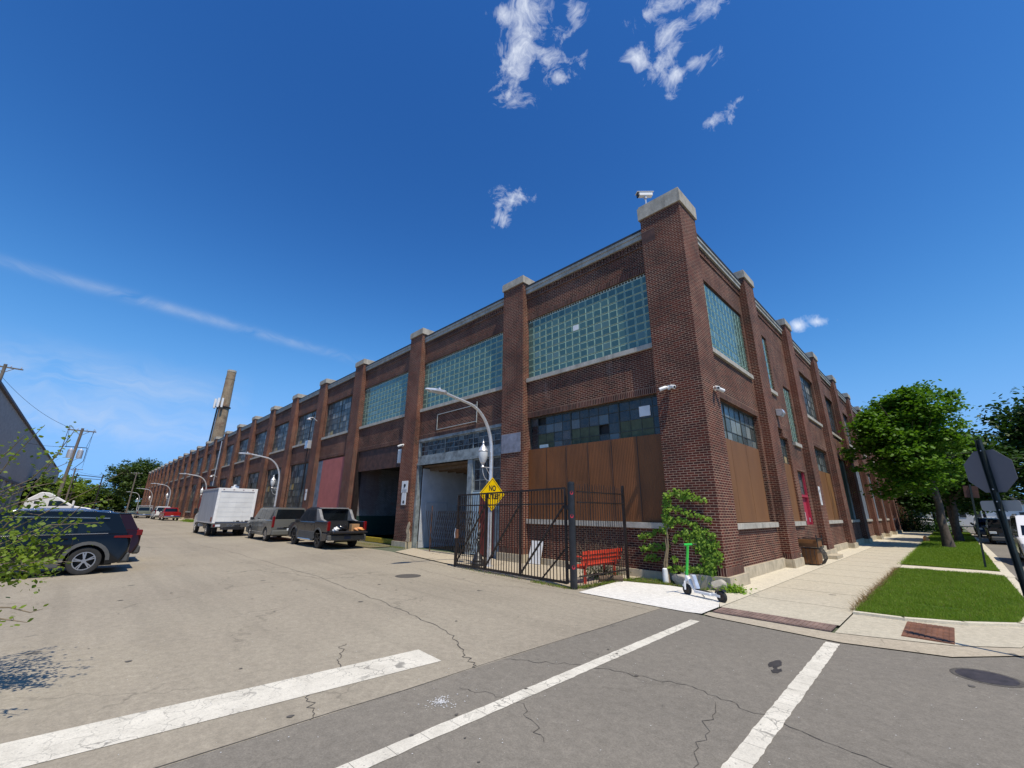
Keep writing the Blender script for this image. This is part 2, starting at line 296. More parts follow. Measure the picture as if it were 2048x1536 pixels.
# ------------------------------------------------------------------ ground, roads, kerbs
def groundmat(name,a,b,speck=.35,crack=.0,stain=(.05,.05,.048),rough=.9,patch=.35,tracks=False):
    k=NT(name); p=k.pos(); big=k.noise(p,.16,6,.6,.4); mid=k.noise(p,1.1,7,.65); fine=k.noise(p,60,3,.7); gr=k.noise(p,190,2,.7)
    c=k.mix(k.maprange(big,.3,.7),a,b)
    c=k.mix(k.maprange(mid,.5,.8,0,patch),c,tuple(x*.66 for x in a)); 
    if tracks:
        tr=k.noise(k.scalev(p,(.05,.9,1)),1.2,5,.6); c=k.mix(k.maprange(tr,.5,.68,0,.4),c,tuple(x*.62 for x in a))
        t2=k.noise(k.scalev(p,(.12,2.4,1)),1.1,4,.6); c=k.mix(k.maprange(t2,.5,.7,0,.22),c,tuple(min(1,x*1.4) for x in b))
    # dark drips and blots
    v=k.n('ShaderNodeTexVoronoi'); v.inputs['Scale'].default_value=.9; v.inputs['Randomness'].default_value=1; 
    wv=k.n('ShaderNodeTexNoise'); wv.inputs['Scale'].default_value=6; k.l(p,wv.inputs['Vector'])
    ad=k.n('ShaderNodeVectorMath',operation='MULTIPLY_ADD'); k.l(wv.outputs['Color'],ad.inputs[0]); ad.inputs[1].default_value=(.22,.22,0); k.l(p,ad.inputs[2]); k.l(ad.outputs[0],v.inputs['Vector'])
    blot=k.maprange(v.outputs['Distance'],.05,.085,.7,0); c=k.mix(k.math('MULTIPLY',blot,k.math('GREATER_THAN',k.noise(p,.6,2,.5),.55)),c,stain)
    if crack:
        vc=k.n('ShaderNodeTexVoronoi',feature='DISTANCE_TO_EDGE'); vc.inputs['Scale'].default_value=.42
        ad2=k.n('ShaderNodeVectorMath',operation='MULTIPLY_ADD'); w2=k.n('ShaderNodeTexNoise'); w2.inputs['Scale'].default_value=1.6; w2.inputs['Detail'].default_value=6; k.l(p,w2.inputs['Vector'])
        k.l(w2.outputs['Color'],ad2.inputs[0]); ad2.inputs[1].default_value=(1.3,1.3,0); k.l(p,ad2.inputs[2]); k.l(ad2.outputs[0],vc.inputs['Vector'])
        cr=k.maprange(vc.outputs['Distance'],.002,.010,crack,0); cr=k.math('MULTIPLY',cr,k.maprange(k.noise(p,.3,3,.5),.48,.56)); c=k.mix(cr,c,tuple(x*.22 for x in a))
    m2=k.noise(p,9,6,.7); c=k.mix(1,c,k.ramp(m2,[(.3,.84),(.7,1.14)]),'MULTIPLY'); m3=k.noise(p,26,4,.7); c=k.mix(1,c,k.ramp(m3,[(.3,.88),(.7,1.12)]),'MULTIPLY')
    c=k.mix(1,c,k.ramp(fine,[(0,1-speck),(1,1+speck)]),'MULTIPLY'); c=k.mix(1,c,k.ramp(gr,[(.2,.8),(.8,1.2)]),'MULTIPLY')
    sp=k.math('GREATER_THAN',gr,.70); c=k.mix(k.math('MULTIPLY',sp,.5),c,(.55,.54,.5))
    k.l(c,k.b.inputs['Base Color']); setb(k.b,rough=rough,spec=.25); k.bump(k.math('ADD',fine,gr),.35,.006); return k.m
M['street']=groundmat('worn_beige_asphalt',(.345,.305,.235),(.27,.235,.182),crack=.35,tracks=True)
M['asphalt']=groundmat('grey_asphalt',(.22,.198,.162),(.18,.163,.136),crack=.18,speck=.5,patch=.35)
M['walk']=groundmat('sidewalk_concrete',(.46,.41,.31),(.50,.455,.35),.15,patch=.25)
M['walkedge']=groundmat('pale_concrete',(.62,.56,.43),(.54,.49,.38),.12,patch=.2)
M['slab']=groundmat('white_concrete',(.74,.72,.67),(.62,.60,.55),.1,patch=.3,stain=(.3,.28,.25))
M['apron']=groundmat('tan_concrete',(.46,.39,.28),(.40,.35,.27),.15,patch=.35,crack=.8)
M['dirt']=groundmat('dirt',(.20,.16,.10),(.12,.13,.06),.4); M['earth']=groundmat('far_ground',(.13,.13,.11),(.09,.12,.06),.3)
def paint(name):
    k=NT(name); p=k.pos(); f=k.noise(p,2.2,7,.7); v=k.n('ShaderNodeTexVoronoi',feature='DISTANCE_TO_EDGE'); v.inputs['Scale'].default_value=4.5
    ad=k.n('ShaderNodeVectorMath',operation='MULTIPLY_ADD'); w=k.n('ShaderNodeTexNoise'); w.inputs['Scale'].default_value=5; w.inputs['Detail'].default_value=5; k.l(p,w.inputs['Vector']); k.l(w.outputs['Color'],ad.inputs[0]); ad.inputs[1].default_value=(.35,.35,0); k.l(p,ad.inputs[2]); k.l(ad.outputs[0],v.inputs['Vector'])
    c=k.mix(k.maprange(f,.4,.75,0,.7),(.70,.66,.56),(.44,.41,.34)); cr=k.maprange(v.outputs['Distance'],.008,.03,.75,0); cr=k.math('MULTIPLY',cr,k.maprange(k.noise(p,.9,3,.5),.42,.6)); c=k.mix(cr,c,(.17,.16,.14))
    g=k.noise(p,75,3,.7); c=k.mix(1,c,k.ramp(g,[(.2,.78),(.8,1.15)]),'MULTIPLY'); c=k.mix(k.maprange(k.noise(p,26,5,.75),.60,.66,0,.75),c,(.2,.19,.17))
    k.l(c,k.b.inputs['Base Color']); setb(k.b,rough=.8,spec=.25); k.bump(g,.3,.004); return k.m
M['paint']=paint('worn_road_paint')
def sheet(name,pts,z,mat,kind='structure',label=None,thick=None):
    b=MB()
    if thick: b.prism(pts,lambda u,v,w:(u,v,w),z-thick,z)
    else: b.face([(x,y,z) for x,y in pts])
    o=b.build(name,mat,org=(0,0,0),recalc=bool(thick)); tag(o,kind=kind,label=label); return o
def jag(p0,p1,n,amp,seed=0):
    r=random.Random(seed); P0=Vector(p0);P1=Vector(p1); d=(P1-P0); nn=Vector((-d.y,d.x)).normalized()
    return [tuple(P0+d*i/n+nn*r.uniform(-amp,amp)*(0 if i in(0,n) else 1)) for i in range(n+1)]
sheet('ground',[(-900,-700),(900,-700),(900,1100),(-900,1100)],-.03,'earth')
sheet('side_street',[(-260,-17),(-.15,-17),(-.15,-2.9),(-9,-2.4),(-14.6,-1.5),(-260,-1.6)],0,'street')
seam=jag((-.15,-40),(-.15,-3.3),60,.012,3)
sheet('main_street',[(-.15,-60),(40,-60),(40,-6),(14.5,-6),(14.5,300),(5.55,300),(5.55,40),(5.5,9),(5.35,3),(5.05,-.5),(4.8,-2.4),(4.05,-3.3),(2.85,-3.62),(.9,-3.42),(-.15,-3.2)],0,'asphalt')
sheet('side_street_far',[(-260,-60),(-.15,-60),(-.15,-17),(-260,-17)],0,'street')
# seam and long cracks in the road
def crackline(pts,w,seed,sub=14,amp=.05):
    r=random.Random(seed); out=[]
    for a,b in zip(pts[:-1],pts[1:]):
        A=Vector(a);B=Vector(b); n=Vector((-(B-A).y,(B-A).x)).normalized()
        for i in range(sub): out.append(A+(B-A)*i/sub+n*r.uniform(-amp,amp))
    out.append(Vector(pts[-1])); mb=MB()
    for i in range(len(out)-1):
        a,b=out[i],out[i+1]; n=Vector((-(b-a).y,(b-a).x)).normalized(); w0=w*r.uniform(.4,1.3); w1=w*r.uniform(.4,1.3)
        mb.face([(*(a-n*w0),.004),(*(a+n*w0),.004),(*(b+n*w1),.004),(*(b-n*w1),.004)])
    return mb
M['crack']=plain('dark_crack',(.085,.076,.064),.95,0,.4,20)
for i,(pts,w) in enumerate([([(-.15,-40),(-.15,-14),(-.16,-3.3)],.010),([(-45,-9.5),(-20,-7.2),(-9,-7.0),(-4,-7.4),(-1.6,-7.7),(-.6,-8.2),(-.15,-8.4)],.012),([(-2.2,-9.2),(-1.4,-9.6),(-.7,-10.2),(-.15,-10.4)],.009),
    ([(-.15,-7.9),(.8,-7.3),(1.9,-7.0),(2.9,-7.2),(4.2,-7.6),(7,-8.2)],.008),([(.2,-8.9),(.9,-8.7),(1.6,-9.1)],.005),([(2.3,-7.2),(2.6,-8.4),(3.2,-9.3)],.006),([(-8.5,-3.9),(-5,-4.3),(-3,-3.6),(-.3,-3.7)],.008),([(-14,-2.3),(-9.5,-2.7),(-6,-3.1),(-3,-3.3)],.008)]):
    o=crackline(pts,w*.62,i,amp=.05 if i else .018).build('road_crack','crack',org=(0,0,0),recalc=False); tag(o,kind='structure')
# painted markings
def ribbon(name,p0,p1,w,seed,label,seg=None):
    A=Vector(p0);B=Vector(p1); d=(B-A).normalized(); n=Vector((-d.y,d.x)); L=(B-A).length; r=random.Random(seed); mb=MB(); seg=seg or .33
    k=int(L/seg)+1; e=[(r.uniform(-.006,.006),r.uniform(-.006,.006)) for _ in range(k*4+1)]; q=L/(k*4)
    for i in range(k*4):
        a=A+d*(q*i+ (.004 if i%4==0 else 0)); b=A+d*q*(i+1)
        mb.face([(*(a-n*(w/2+e[i][0])),.0045),(*(a+n*(w/2+e[i][1])),.0045),(*(b+n*(w/2+e[i+1][1])),.0045),(*(b-n*(w/2+e[i+1][0])),.0045)])
    o=mb.build(name,'paint',org=(0,0,0),recalc=False); return tag(o,kind='structure',label=label)
ribbon('stop_line',(-1.40,-16.5),(-.93,-8.55),.60,1,'wide white cracked stop line across the side street',seg=5)
ribbon('crosswalk_line',(.93,-16),(.74,-3.9),.17,2,'left white crosswalk line running to the white slab corner')
ribbon('crosswalk_line',(2.97,-12),(2.76,-3.7),.18,4,'right white crosswalk line running to the kerb')
# spill of white grit
mb=MB()
for i in range(260):
    a=RS.uniform(0,6.28); r=abs(RS.normal(0,.09)); x=.36+r*math.cos(a)*1.0; y=-9.28+r*math.sin(a)*1.2; s=RS.uniform(.002,.008); mb.face([(x-s,y-s,.005),(x+s,y-s*.6,.006),(x+s*.8,y+s,.0055),(x-s,y+s*.7,.005)])
tag(mb.build('white_grit','white',org=(0,0,0),recalc=False),'small spill of white grit on the grey asphalt','debris',kind='stuff')
mb=MB()
for i in range(900):
    x=RS.uniform(-6,7); y=RS.uniform(-12,-3.6); s=RS.uniform(.002,.006); mb.face([(x-s,y-s,.005),(x+s,y-s*.6,.006),(x+s*.8,y+s,.0055),(x-s,y+s*.7,.005)])
tag(mb.build('road_chips','white',org=(0,0,0),recalc=False),'pale stone chips scattered over the road','debris',kind='stuff')
mb=MB()
for i in range(60):
    x=RS.uniform(-9,7); y=RS.uniform(-12,-3.8); a=abs(RS.normal(.01,.014))+.006; n=8; mb.face([(x+a*math.cos(q*.785)*RS.uniform(.5,1.2),y+a*1.3*math.sin(q*.785)*RS.uniform(.5,1.2),.0062) for q in range(n)])
M['spot']=plain('dark_spot',(.10,.09,.075),.7,0,.3); tag(mb.build('oil_spots','spot',org=(0,0,0),recalc=False),'small dark drips and gum spots over the road','stain',kind='stuff')
# pavements
o=sheet('sidewalk',[(.66,-2.4),(2.66,-2.4),(2.66,9.3),(2.62,30),(2.6,62),(.66,62)],.018,'walk')
M['joint']=plain('concrete_joint',(.26,.23,.17),.9)
mb=MB()
for y in [-.6,1.4,3.4,5.4,7.4,9.4,11.4,13.4,15.4,17.4,19.5,22,25,28,32,36,40,45,50,55]: mb.box(.67,2.65,y,y+.018,.0185,.0205)
tag(mb.build('sidewalk_joint','joint',org=(0,0,0)),kind='structure')
sheet('sidewalk_edge_strip',[(.06,-.9),(.64,-2.4),(.64,62),(-.3,62),(-.3,-.9)],.016,'walkedge')
sheet('corner_slab',[(-2.35,-3.28),(-2.62,-.95),(-1.3,-.62),(.05,-.75),(.62,-2.4),(.62,-3.3),(.35,-3.38)],.014,'slab')
sheet('corner_ramp',[(2.68,-2.4),(2.68,-.98),(3.46,-.92),(4.2,-.55),(4.95,.08),(5.1,-.5),(4.78,-1.9),(4.07,-2.52),(3.53,-2.72),(2.68,-3.0)],.014,'walk')
sheet('gutter_apron',[(.66,-3.02),(2.66,-3.02),(3.53,-2.74),(4.07,-2.54),(4.78,-1.92),(5.1,-.5),(5.3,2),(5.5,9),(5.56,9),(5.38,2.5),(5.05,-.9),(4.8,-2.38),(4.05,-3.28),(2.85,-3.60),(.9,-3.40),(.66,-3.3)],.010,'apron')
sheet('enclosure_slab',[(-14.4,-1.4),(-9,-2.3),(-2.75,-2.85),(-2.65,-.75),(-2.6,.3),(-15.6,.3)],.006,'apron')
sheet('dock_ramp',[(-23.3,.3),(-23.3,-1.3),(-17.1,-1.35),(-17.1,.3)],.008,'dirt')
sheet('far_verge',[(-260,.3),(-260,-1.5),(-23.4,-1.5),(-23.4,.3)],.007,'apron')
# lawn base + kerb
LAWN1=[(2.70,-.93),(3.46,-.86),(4.2,-.48),(4.92,.16),(5.12,1.5),(5.25,4),(5.25,9.4),(2.70,9.4)]
LAWN2=[(2.66,11.2),(5.25,11.2),(5.3,20),(5.45,40),(5.5,62),(2.62,62)]
k=NT('lawn_soil'); p=k.pos(); f=k.noise(p,1.5,6,.65); g=k.noise(p,25,4,.7); c=k.mix(k.maprange(f,.3,.7),(.035,.075,.012),(.06,.11,.02)); c=k.mix(k.maprange(g,.5,.7,0,.5),c,(.10,.13,.03)); k.l(c,k.b.inputs['Base Color']); setb(k.b,rough=1,spec=.1); k.bump(g,.6,.02); M['lawn']=k.m
sheet('lawn_ground',LAWN1,.045,'lawn',thick=.05); sheet('lawn_ground',LAWN2,.045,'lawn',thick=.05)
sheet('lawn_crosspath',[(2.68,9.42),(5.5,9.42),(5.5,11.18),(2.68,11.18)],.03,'walkedge')
sheet('kerbside_strip',[(5.27,4),(5.27,62),(5.75,62),(5.62,20),(5.46,9),(5.4,4)],.022,'walkedge')
mb=MB(); kp=[(2.68,-1.08),(3.44,-1.02),(4.26,-.64),(5.02,.04),(5.26,1.5),(5.40,4)]
for (a,b),(c_,d_) in zip(kp[:-1],kp[1:]):
    A=Vector((a,b));B=Vector((c_,d_)); n=Vector((-(B-A).y,(B-A).x)).normalized()*.14
    mb.poly([(*A,.0),(*B,.0),(*(B+n),.0),(*(A+n),.0),(*A,.06),(*B,.06),(*(B+n),.06),(*(A+n),.06)],[(0,3,2,1),(4,5,6,7),(0,1,5,4),(1,2,6,5),(2,3,7,6),(3,0,4,7)])
tag(mb.build('lawn_kerb','walkedge',org=(0,0,0)),kind='structure')
# tactile grates
M['rustiron']=plain('rusty_cast_iron',(.17,.075,.04),.75,.1,.45,5); M['brownbrick']=plain('worn_brown_tactile',(.20,.135,.11),.8,0,.45,4); M['iron']=plain('cast_iron',(.06,.05,.05),.6,.3,.4,8)
def grate(x0,x1,y0,y1,n,mat,label,skew=0):
    t=thing('tactile_plate',label,'tactile plate',((x0+x1)/2,(y0+y1)/2,.018)); b=MB(); b.box(x0,x1,y0,y1,.005,.021); b.build('plate',mat,t)
    b=MB(); w=(x1-x0)/n
    for i in range(n): b.box(x0+w*i+w*.2,x0+w*(i+1)-w*.05,y0+.02,y1-.02,.0213,.029)
    b.build('ribs',mat,t)
grate(.70,2.62,-2.98,-2.43,26,'brownbrick','long brown ribbed tactile strip across the end of the sidewalk')
grate(3.47,4.08,-2.45,-1.08,9,'rustiron','short rust red tactile plate below the lawn corner')
def cover(x,y,r,label,z=.005,mat='iron'):
    t=thing('manhole_cover',label,'manhole cover',(x,y,0)); b=MB(); b.lathe([(r,0),(r,z)],(x,y,.001),32); b.build('lid',mat,t)
    b=MB(); b.lathe([(r+.05,0),(r+.05,z-.002)],(x,y,.001),32); b.build('rim','crack',t)
cover(4.34,-4.02,.27,'large dark round manhole cover at the right edge near the kerb'); cover(-7.36,-4.98,.33,'round manhole cover in the side street before the gate',.006,'crack')
# oil stain
def blotp(x,y,a,b_,seed):
    r=random.Random(seed); return [(x+a*math.cos(t*.3927)*r.uniform(.6,1.1),y+b_*math.sin(t*.3927)*r.uniform(.5,1.1)) for t in range(16)]
M['oil']=plain('oil_stain',(.045,.043,.042),.5,0,.3)
for i,(x,y,a,b_) in enumerate([(2.42,-5.42,.07,.25),(2.5,-5.7,.06,.15)]): sheet('oil_stain',blotp(x,y,a,b_,i),.0035+i*.001,'oil')
# ------------------------------------------------------------------ brick factory
fac=thing('brick_factory','long two storey red brick factory with stone capped piers on the street corner','building',(-40,20,0))
Lf=lambda u,d,z:(u,d,z)         # facade along -X (left), d = depth into the building
Rf=lambda u,d,z:(-d,u,z)        # facade along +Y (right)
def fbox(b,fn,u0,u1,d0,d1,z0,z1,m=0):
    p=fn(u0,d0,z0); q=fn(u1,d1,z1); b.box(p[0],q[0],p[1],q[1],p[2],q[2],m)
REC=.30; TOP=11.55
pierL=[-8.72,-17.1,-24.8,-31.7,-38.58,-45.6,-52.9,-60.1,-67.3,-74.2,-80.9,-89.0,-96.1,-103.5,-110.8,-118.2,-125.5,-132.8,-140.1,-147.4,-154.7,-162.0,-169.3]   # left edges
pierR=[7.9,14.76,21.8,28.7,35.8,42.6,49.5,56.2]    # far edges
PW=1.3
# piers
def pier(fn,u0,u1,corner=False,cap=(12.08,12.46),depth=.8,mat='brickp',low=None):
    b=MB(); fbox(b,fn,u0,u1,0,depth,.3,cap[0]); p=b.build('pier',mat,fac)
    c=MB(); fbox(c,fn,u0-.05,u1+.05,-.06,depth+.05,cap[0]+.001,cap[1]-.05); fbox(c,fn,u0-.02,u1+.02,-.03,depth+.02,cap[1]-.049,cap[1]); c.build('pier_cap','stone',p)
    f=MB(); fbox(f,fn,u0-.06,u1+.06,-.08,depth,-.05,.299); f.build('pier_base','found',p)
    s=MB(); fbox(s,fn,u0-.004,u1+.004,-.005,depth,.301,.50); s.build('soldier_course','soldier',p,uvo=(0,.30)); return p
for i,x in enumerate(pierL): pier(Lf,x,x+PW,mat='brickp' if i not in(2,3) else 'brickp')
for y in pierR: pier(Rf,y-PW,y)
b=MB(); b.box(-1.45,0,0,1.33,.3,12.16); p=b.build('corner_pier','brickp',fac)
b=MB(); b.box(-1.51,.06,-.06,1.39,12.161,12.66); b.box(-1.47,.03,-.03,1.35,12.661,12.74); b.build('pier_cap','stone',p)
b=MB(); b.box(-1.2,.1,-.1,1.42,-.05,.299); b.build('pier_base','found',p)
b=MB(); b.box(-1.455,.006,-.006,1.336,.301,.51); b.build('soldier_course','soldier',p,uvo=(0,.30))
b=MB(); b.box(-1.46,-.95,-.004,.5,11.15,11.62); b.build('patch','rustband',p)
# bays
segL=[(-1.45,pierL[0]+PW)]+[(pierL[i],pierL[i+1]+PW) for i in range(len(pierL)-1)]
segR=[(1.33,pierR[0]-PW)]+[(pierR[i],pierR[i+1]-PW) for i in range(len(pierR)-1)]
wall=MB(); sold=MB(); sold2=MB(); dent=MB(); cop=MB(); flash=MB(); found=MB(); foundR=MB(); sold2R=MB()
def band(fn,a,b_,z0,z1,d0=REC,d1=REC+.35): fbox(wall,fn,a,b_,d0,d1,z0,z1)
def common(fn,a,b_):
    a,b_=sorted((a,b_)); fbox(cop,fn,a,b_,REC-.10,REC+.40,TOP+.001,TOP+.17); fbox(cop,fn,a,b_,REC-.14,REC+.42,TOP+.171,TOP+.29)
    fbox(flash,fn,a,b_,REC-.16,REC+.45,TOP+.291,TOP+.37)
    n=int((b_-a)/.15)
    for i in range(n): fbox(dent,fn,a+.15*i+.02,a+.15*i+.10,REC-.035,REC-.001,TOP-.24,TOP-.02)
    fbox(dent,fn,a,b_,REC-.04,REC-.001,TOP-.30,TOP-.245)
def sash(fn,a,b_,z0,z1,cols,rows,pm='pane',d=REC+.17,fm='sash',board=(),major=3,sill=True,name='window',broken=0):
    a,b_=sorted((a,b_)); f=MB(); g=MB(); 
    fbox(f,fn,a,a+.06,d-.03,d+.05,z0,z1); fbox(f,fn,b_-.06,b_,d-.03,d+.05,z0,z1); fbox(f,fn,a+.06,b_-.06,d-.03,d+.05,z1-.06,z1); fbox(f,fn,a+.06,b_-.06,d-.03,d+.05,z0,z0+.05)
    cw=(b_-a)/cols; rh=(z1-z0)/rows
    for i in range(1,cols):
        w=.05 if i%major==0 else .016; dd=.05 if i%major==0 else .02
        fbox(f,fn,a+cw*i-w/2,a+cw*i+w/2,d-dd/2,d+dd/2,z0+.051,z1-.061)
    for j in range(1,rows): fbox(f,fn,a+.061,b_-.061,d-.012,d+.014,z0+rh*j-.012,z0+rh*j+.012)
    for i in range(cols):
        for j in range(rows):
            if broken and random.random()<broken: continue
            t=[random.uniform(-.006,.006) for _ in range(4)]; u0,u1=a+cw*i,a+cw*(i+1); v0,v1=z0+rh*j,z0+rh*(j+1)
            m=1 if (i,j) in board else 0
            g.face([fn(u0,d+.003+t[0],v0),fn(u1,d+.003+t[1],v0),fn(u1,d+.003+t[2],v1),fn(u0,d+.003+t[3],v1)],m)
    o=f.build(name,fm,fac); g.build('panes',[pm,'sashpanel'],o,recalc=False)
    bk=MB(); fbox(bk,fn,a,b_,d+.12,d+.14,z0,z1); bk.build('dark_backing','dkinside',o)
    if sill: sillb(fn,a,b_,z0,o)
    return o
def sillb(fn,a,b_,z,parent,h=.17,ext=.0):
    s=MB(); a,b_=sorted((a,b_)); fbox(s,fn,a-ext,b_+ext,REC-.09,REC+.2,z-h,z-.002); s.build('sill','sill',parent)
def blocks(fn,a,b_,z0,z1,cols,rows,sillext=0,special=()):
    a,b_=sorted((a,b_)); d=REC+.06; g=MB(); e=MB(); cw=(b_-a)/cols; rh=(z1-z0)/rows; mt=MB(); fbox(mt,fn,a,b_,d+.03,d+.1,z0,z1)
    for i in range(cols):
        for j in range(rows):
            u0,u1=a+cw*i+.007,a+cw*(i+1)-.007; v0,v1=z0+rh*j+.007,z0+rh*(j+1)-.007; k_=.030
            o_=[fn(u0,d+.012,v0),fn(u1,d+.012,v0),fn(u1,d+.012,v1),fn(u0,d+.012,v1)]; t=[random.uniform(-.0012,.0012) for _ in range(4)]
            n_=[fn(u0+k_,d+.0+t[0],v0+k_),fn(u1-k_,d+t[1],v0+k_),fn(u1-k_,d+t[2],v1-k_),fn(u0+k_,d+t[3],v1-k_)]
            m=2 if (i,j) in special else 0
            g.face(n_,m)
            for q in range(4): e.face([o_[q],o_[(q+1)%4],n_[(q+1)%4],n_[q]])
    o=mt.build('glass_block_window','gmortar',fac); g.build('glass_blocks',['gblock','gblock','white'],o,recalc=False); e.build('block_rims','gedge',o,recalc=False); sillb(fn,a,b_,z0,o,ext=sillext)
    # ventilated strip above
    s=MB(); fbox(s,fn,a,b_,d+.02,d+.1,z1,z1+.12); n=int((b_-a)/.13)
    for i in range(n): fbox(s,fn,a+.13*i+.03,a+.13*i+.10,d-.0,d+.019,z1+.03,z1+.09,1)
    s.build('head_strip',['gmortar','dkinside'],o); return o
HU,SU,HL,SLW=10.22,7.42,5.68,1.60
for i,(a,b_) in enumerate(segL):
    a0,b0=min(a,b_),max(a,b_); common(Lf,a0,b0)
    band(Lf,a0,b0,HU,TOP); band(Lf,a0,b0,HL,SU-.17)
    for (z,) in ((HU,),(HL,)): fbox(sold,Lf,a0,b0,REC-.004,REC+.02,z,z+.215) if z==HU else fbox(sold2,Lf,a0,b0,REC-.004,REC+.02,z,z+.215)
    if i in(0,): band(Lf,a0,b0,.2,SLW-.17); fbox(found,Lf,a0,b0,REC-.08,REC+.3,-.05,.22)
    elif i>=4: band(Lf,a0,b0,.2,1.30-.17 if i<9 else 1.0); fbox(found,Lf,a0,b0,REC-.06,REC+.3,-.05,.2)
for i,(a,b_) in enumerate(segR):
    common(Rf,a,b_); band(Rf,a,b_,HU,TOP); band(Rf,a,b_,.3,SLW-.17); fbox(foundR,Rf,a,b_,REC-.07,REC+.3,-.05,.34)
    fbox(sold,Rf,a,b_,REC-.004,REC+.02,HU,HU+.215)
    if i!=1: band(Rf,a,b_,HL,SU-.17); fbox(sold2R,Rf,a,b_,REC-.004,REC+.02,HL,HL+.215)
# --- left upper windows
SPE={(7,5)}
for i,(a,b_) in enumerate(segL):
    a0,b0=min(a,b_),max(a,b_)
    if i<3: blocks(Lf,a0,b0,SU,HU-.12,17 if i<2 else 15,9,special=SPE if i==0 else ())
    else: sash(Lf,a0+.12,b0-.12,SU,HU,10,6,major=5 if i%2 else 3)
for i,(a,b_) in enumerate(segL):
    a0,b0=min(a,b_),max(a,b_)
    if i>=3:
        band(Lf,a0,a0+.12,SU-.17,HU); band(Lf,b0-.12,b0,SU-.17,HU)
    if i>=4: 
        zz=1.13 if i<9 else 1.0
        band(Lf,a0,a0+.35,zz,HL); band(Lf,b0-.35,b0,zz,HL)
        if i<9 or i%3: sash(Lf,a0+.35,b0-.35,1.3,HL,9,8,major=3,broken=.02)
        else:
            w=MB(); fbox(w,Lf,a0+.35,b0-.35,REC+.1,REC+.16,1.0,HL); w.build('boarded_opening','bluegrey' if i%2 else 'rustband',fac)
# bay 1 lower: dark sash above rust sheet
a0,b0=segL[0][1],segL[0][0]
brd={(i,j) for i in(1,2) for j in (1,)}|{(i,1) for i in (5,6,7)}|{(i,1) for i in (10,11,12)}
o=sash(Lf,a0,b0,SLW+.02,HL,14,11,pm='paned',major=5,d=REC+.2,sill=False,board={(i,8) for i in (1,2,5,6,7,10,11,12)}|{(i,7) for i in (1,2,5,6,7,10,11,12)},broken=.03); sillb(Lf,a0,b0,SLW,o)
m=MB(); m.box(-2.35,-1.95,REC+.16,REC+.19,5.0,5.35); m.build('paper_sheet','white',o); m=MB(); m.box(-6.9,-6.45,REC+.17,REC+.19,4.37,4.5); m.build('paper_sheet','paleblue',o)
def corrsheet(name,u0,u1,z0,z1,d,mat,pitch=.062,amp=.0035,seams=6,parent=fac,warp=.0,fn=Lf):
    b=MB(); n=int((u1-u0)/pitch*4); N=max(2,int((z1-z0)/.4)) if warp else 1; cols=[]
    sw=(u1-u0)/seams
    for i in range(n+1):
        u=u0+(u1-u0)*i/n; k_=int((u-u0)/sw); dd=amp*math.sin(2*math.pi*u/pitch)+.004*(k_%2)
        cols.append([fn(u,d+dd+warp*math.sin(u*1.7+z*1.1)*math.sin(z*2.1+k_),z) for z in [z0+(z1-z0)*j/N for j in range(N+1)]])
    for i in range(n):
        for j in range(N): b.face([cols[i][j],cols[i+1][j],cols[i+1][j+1],cols[i][j+1]])
    for s in range(1,seams): u=u0+sw*s; fbox(b,fn,u-.008,u+.008,d-.018,d-.012,z0,z1,1)
    return b.build(name,[mat,'black'],parent,recalc=False)
corrsheet('corrugated_panel',a0+.02,b0-.02,SLW+.01,4.33,REC+.05,'rustsheet',warp=.012)
# bay 2: transom, drive-in passage, doors
a0,b0=min(segL[1]),max(segL[1])
o=sash(Lf,a0+.1,b0-.1,4.72,HL-.14,18,3,pm='paned',major=6,fm='weathered',sill=False,d=REC+.12)
m=MB(); fbox(m,Lf,a0,b0,REC+.0,REC+.2,HL-.14,HL); fbox(m,Lf,a0,b0,REC+.03,REC+.22,4.28,4.72); fbox(m,Lf,a0,b0,REC-.03,REC+.029,4.24,4.34); fbox(m,Lf,a0,a0+.1,REC+.01,REC+.2,4.72,HL-.14); fbox(m,Lf,b0-.1,b0,REC+.01,REC+.2,4.72,HL-.14)
m.build('door_header','weathered',fac)
m=MB(); fbox(m,Lf,-11.35,-11.0,REC,REC+.3,0,4.24); m.build('door_post','weathered',fac); m=MB(); fbox(m,Lf,a0,a0+.16,REC,REC+.25,0,4.24); m.build('door_post','weathered',fac)
m=MB(); m.box(a0+.165,a0+.2,REC+.3,8,0,4.1); wallp=m.build('passage_wall','graysheet',fac)
m=MB()
for i in range(100): y=REC+.34+i*.075; m.box(a0+.2,a0+.222,y,y+.03,.35,4.05)
m.build('corrugation','graysheet',wallp)
m=MB(); m.box(a0+.223,a0+.25,REC+.6,REC+2.0,.0,2.3); m.build('wicket_door','graysheet',wallp)
m=MB(); m.box(a0+.2,-9.2,REC+.3,8.2,4.15,4.24); m.build('passage_ceiling','wood',fac)
m=MB()
for i in range(12): y=REC+.7+i*.6; m.box(a0+.25,-11.2,y,y+.08,3.98,4.149)
m.build('joists','wood',fac)
m=MB(); m.box(a0,-9.1,8.1,8.2,0,4.2); m.box(-11.25,-11.05,REC+.32,8,0,4.14); m.build('passage_back','dkinside',fac)
o=sash(Lf,-11.0,b0-.02,2.75,4.24,5,3,pm='paned',major=3,fm='weathered',sill=False,d=REC+.12)
m=MB(); fbox(m,Lf,-11.0,-10.45,REC+.05,REC+.12,.05,2.72); dd=m.build('side_door','paleblue',fac,bevel=.01)
m=MB(); fbox(m,Lf,-10.95,-10.5,REC+.035,REC+.049,.3,2.5); m.build('door_panel','paleblue',dd)
m=MB(); fbox(m,Lf,-10.43,-9.45,REC+.05,REC+.12,.05,2.72); dd=m.build('red_door','darkred',fac,bevel=.01); tag(dd,'dark red door beside the pale blue door')
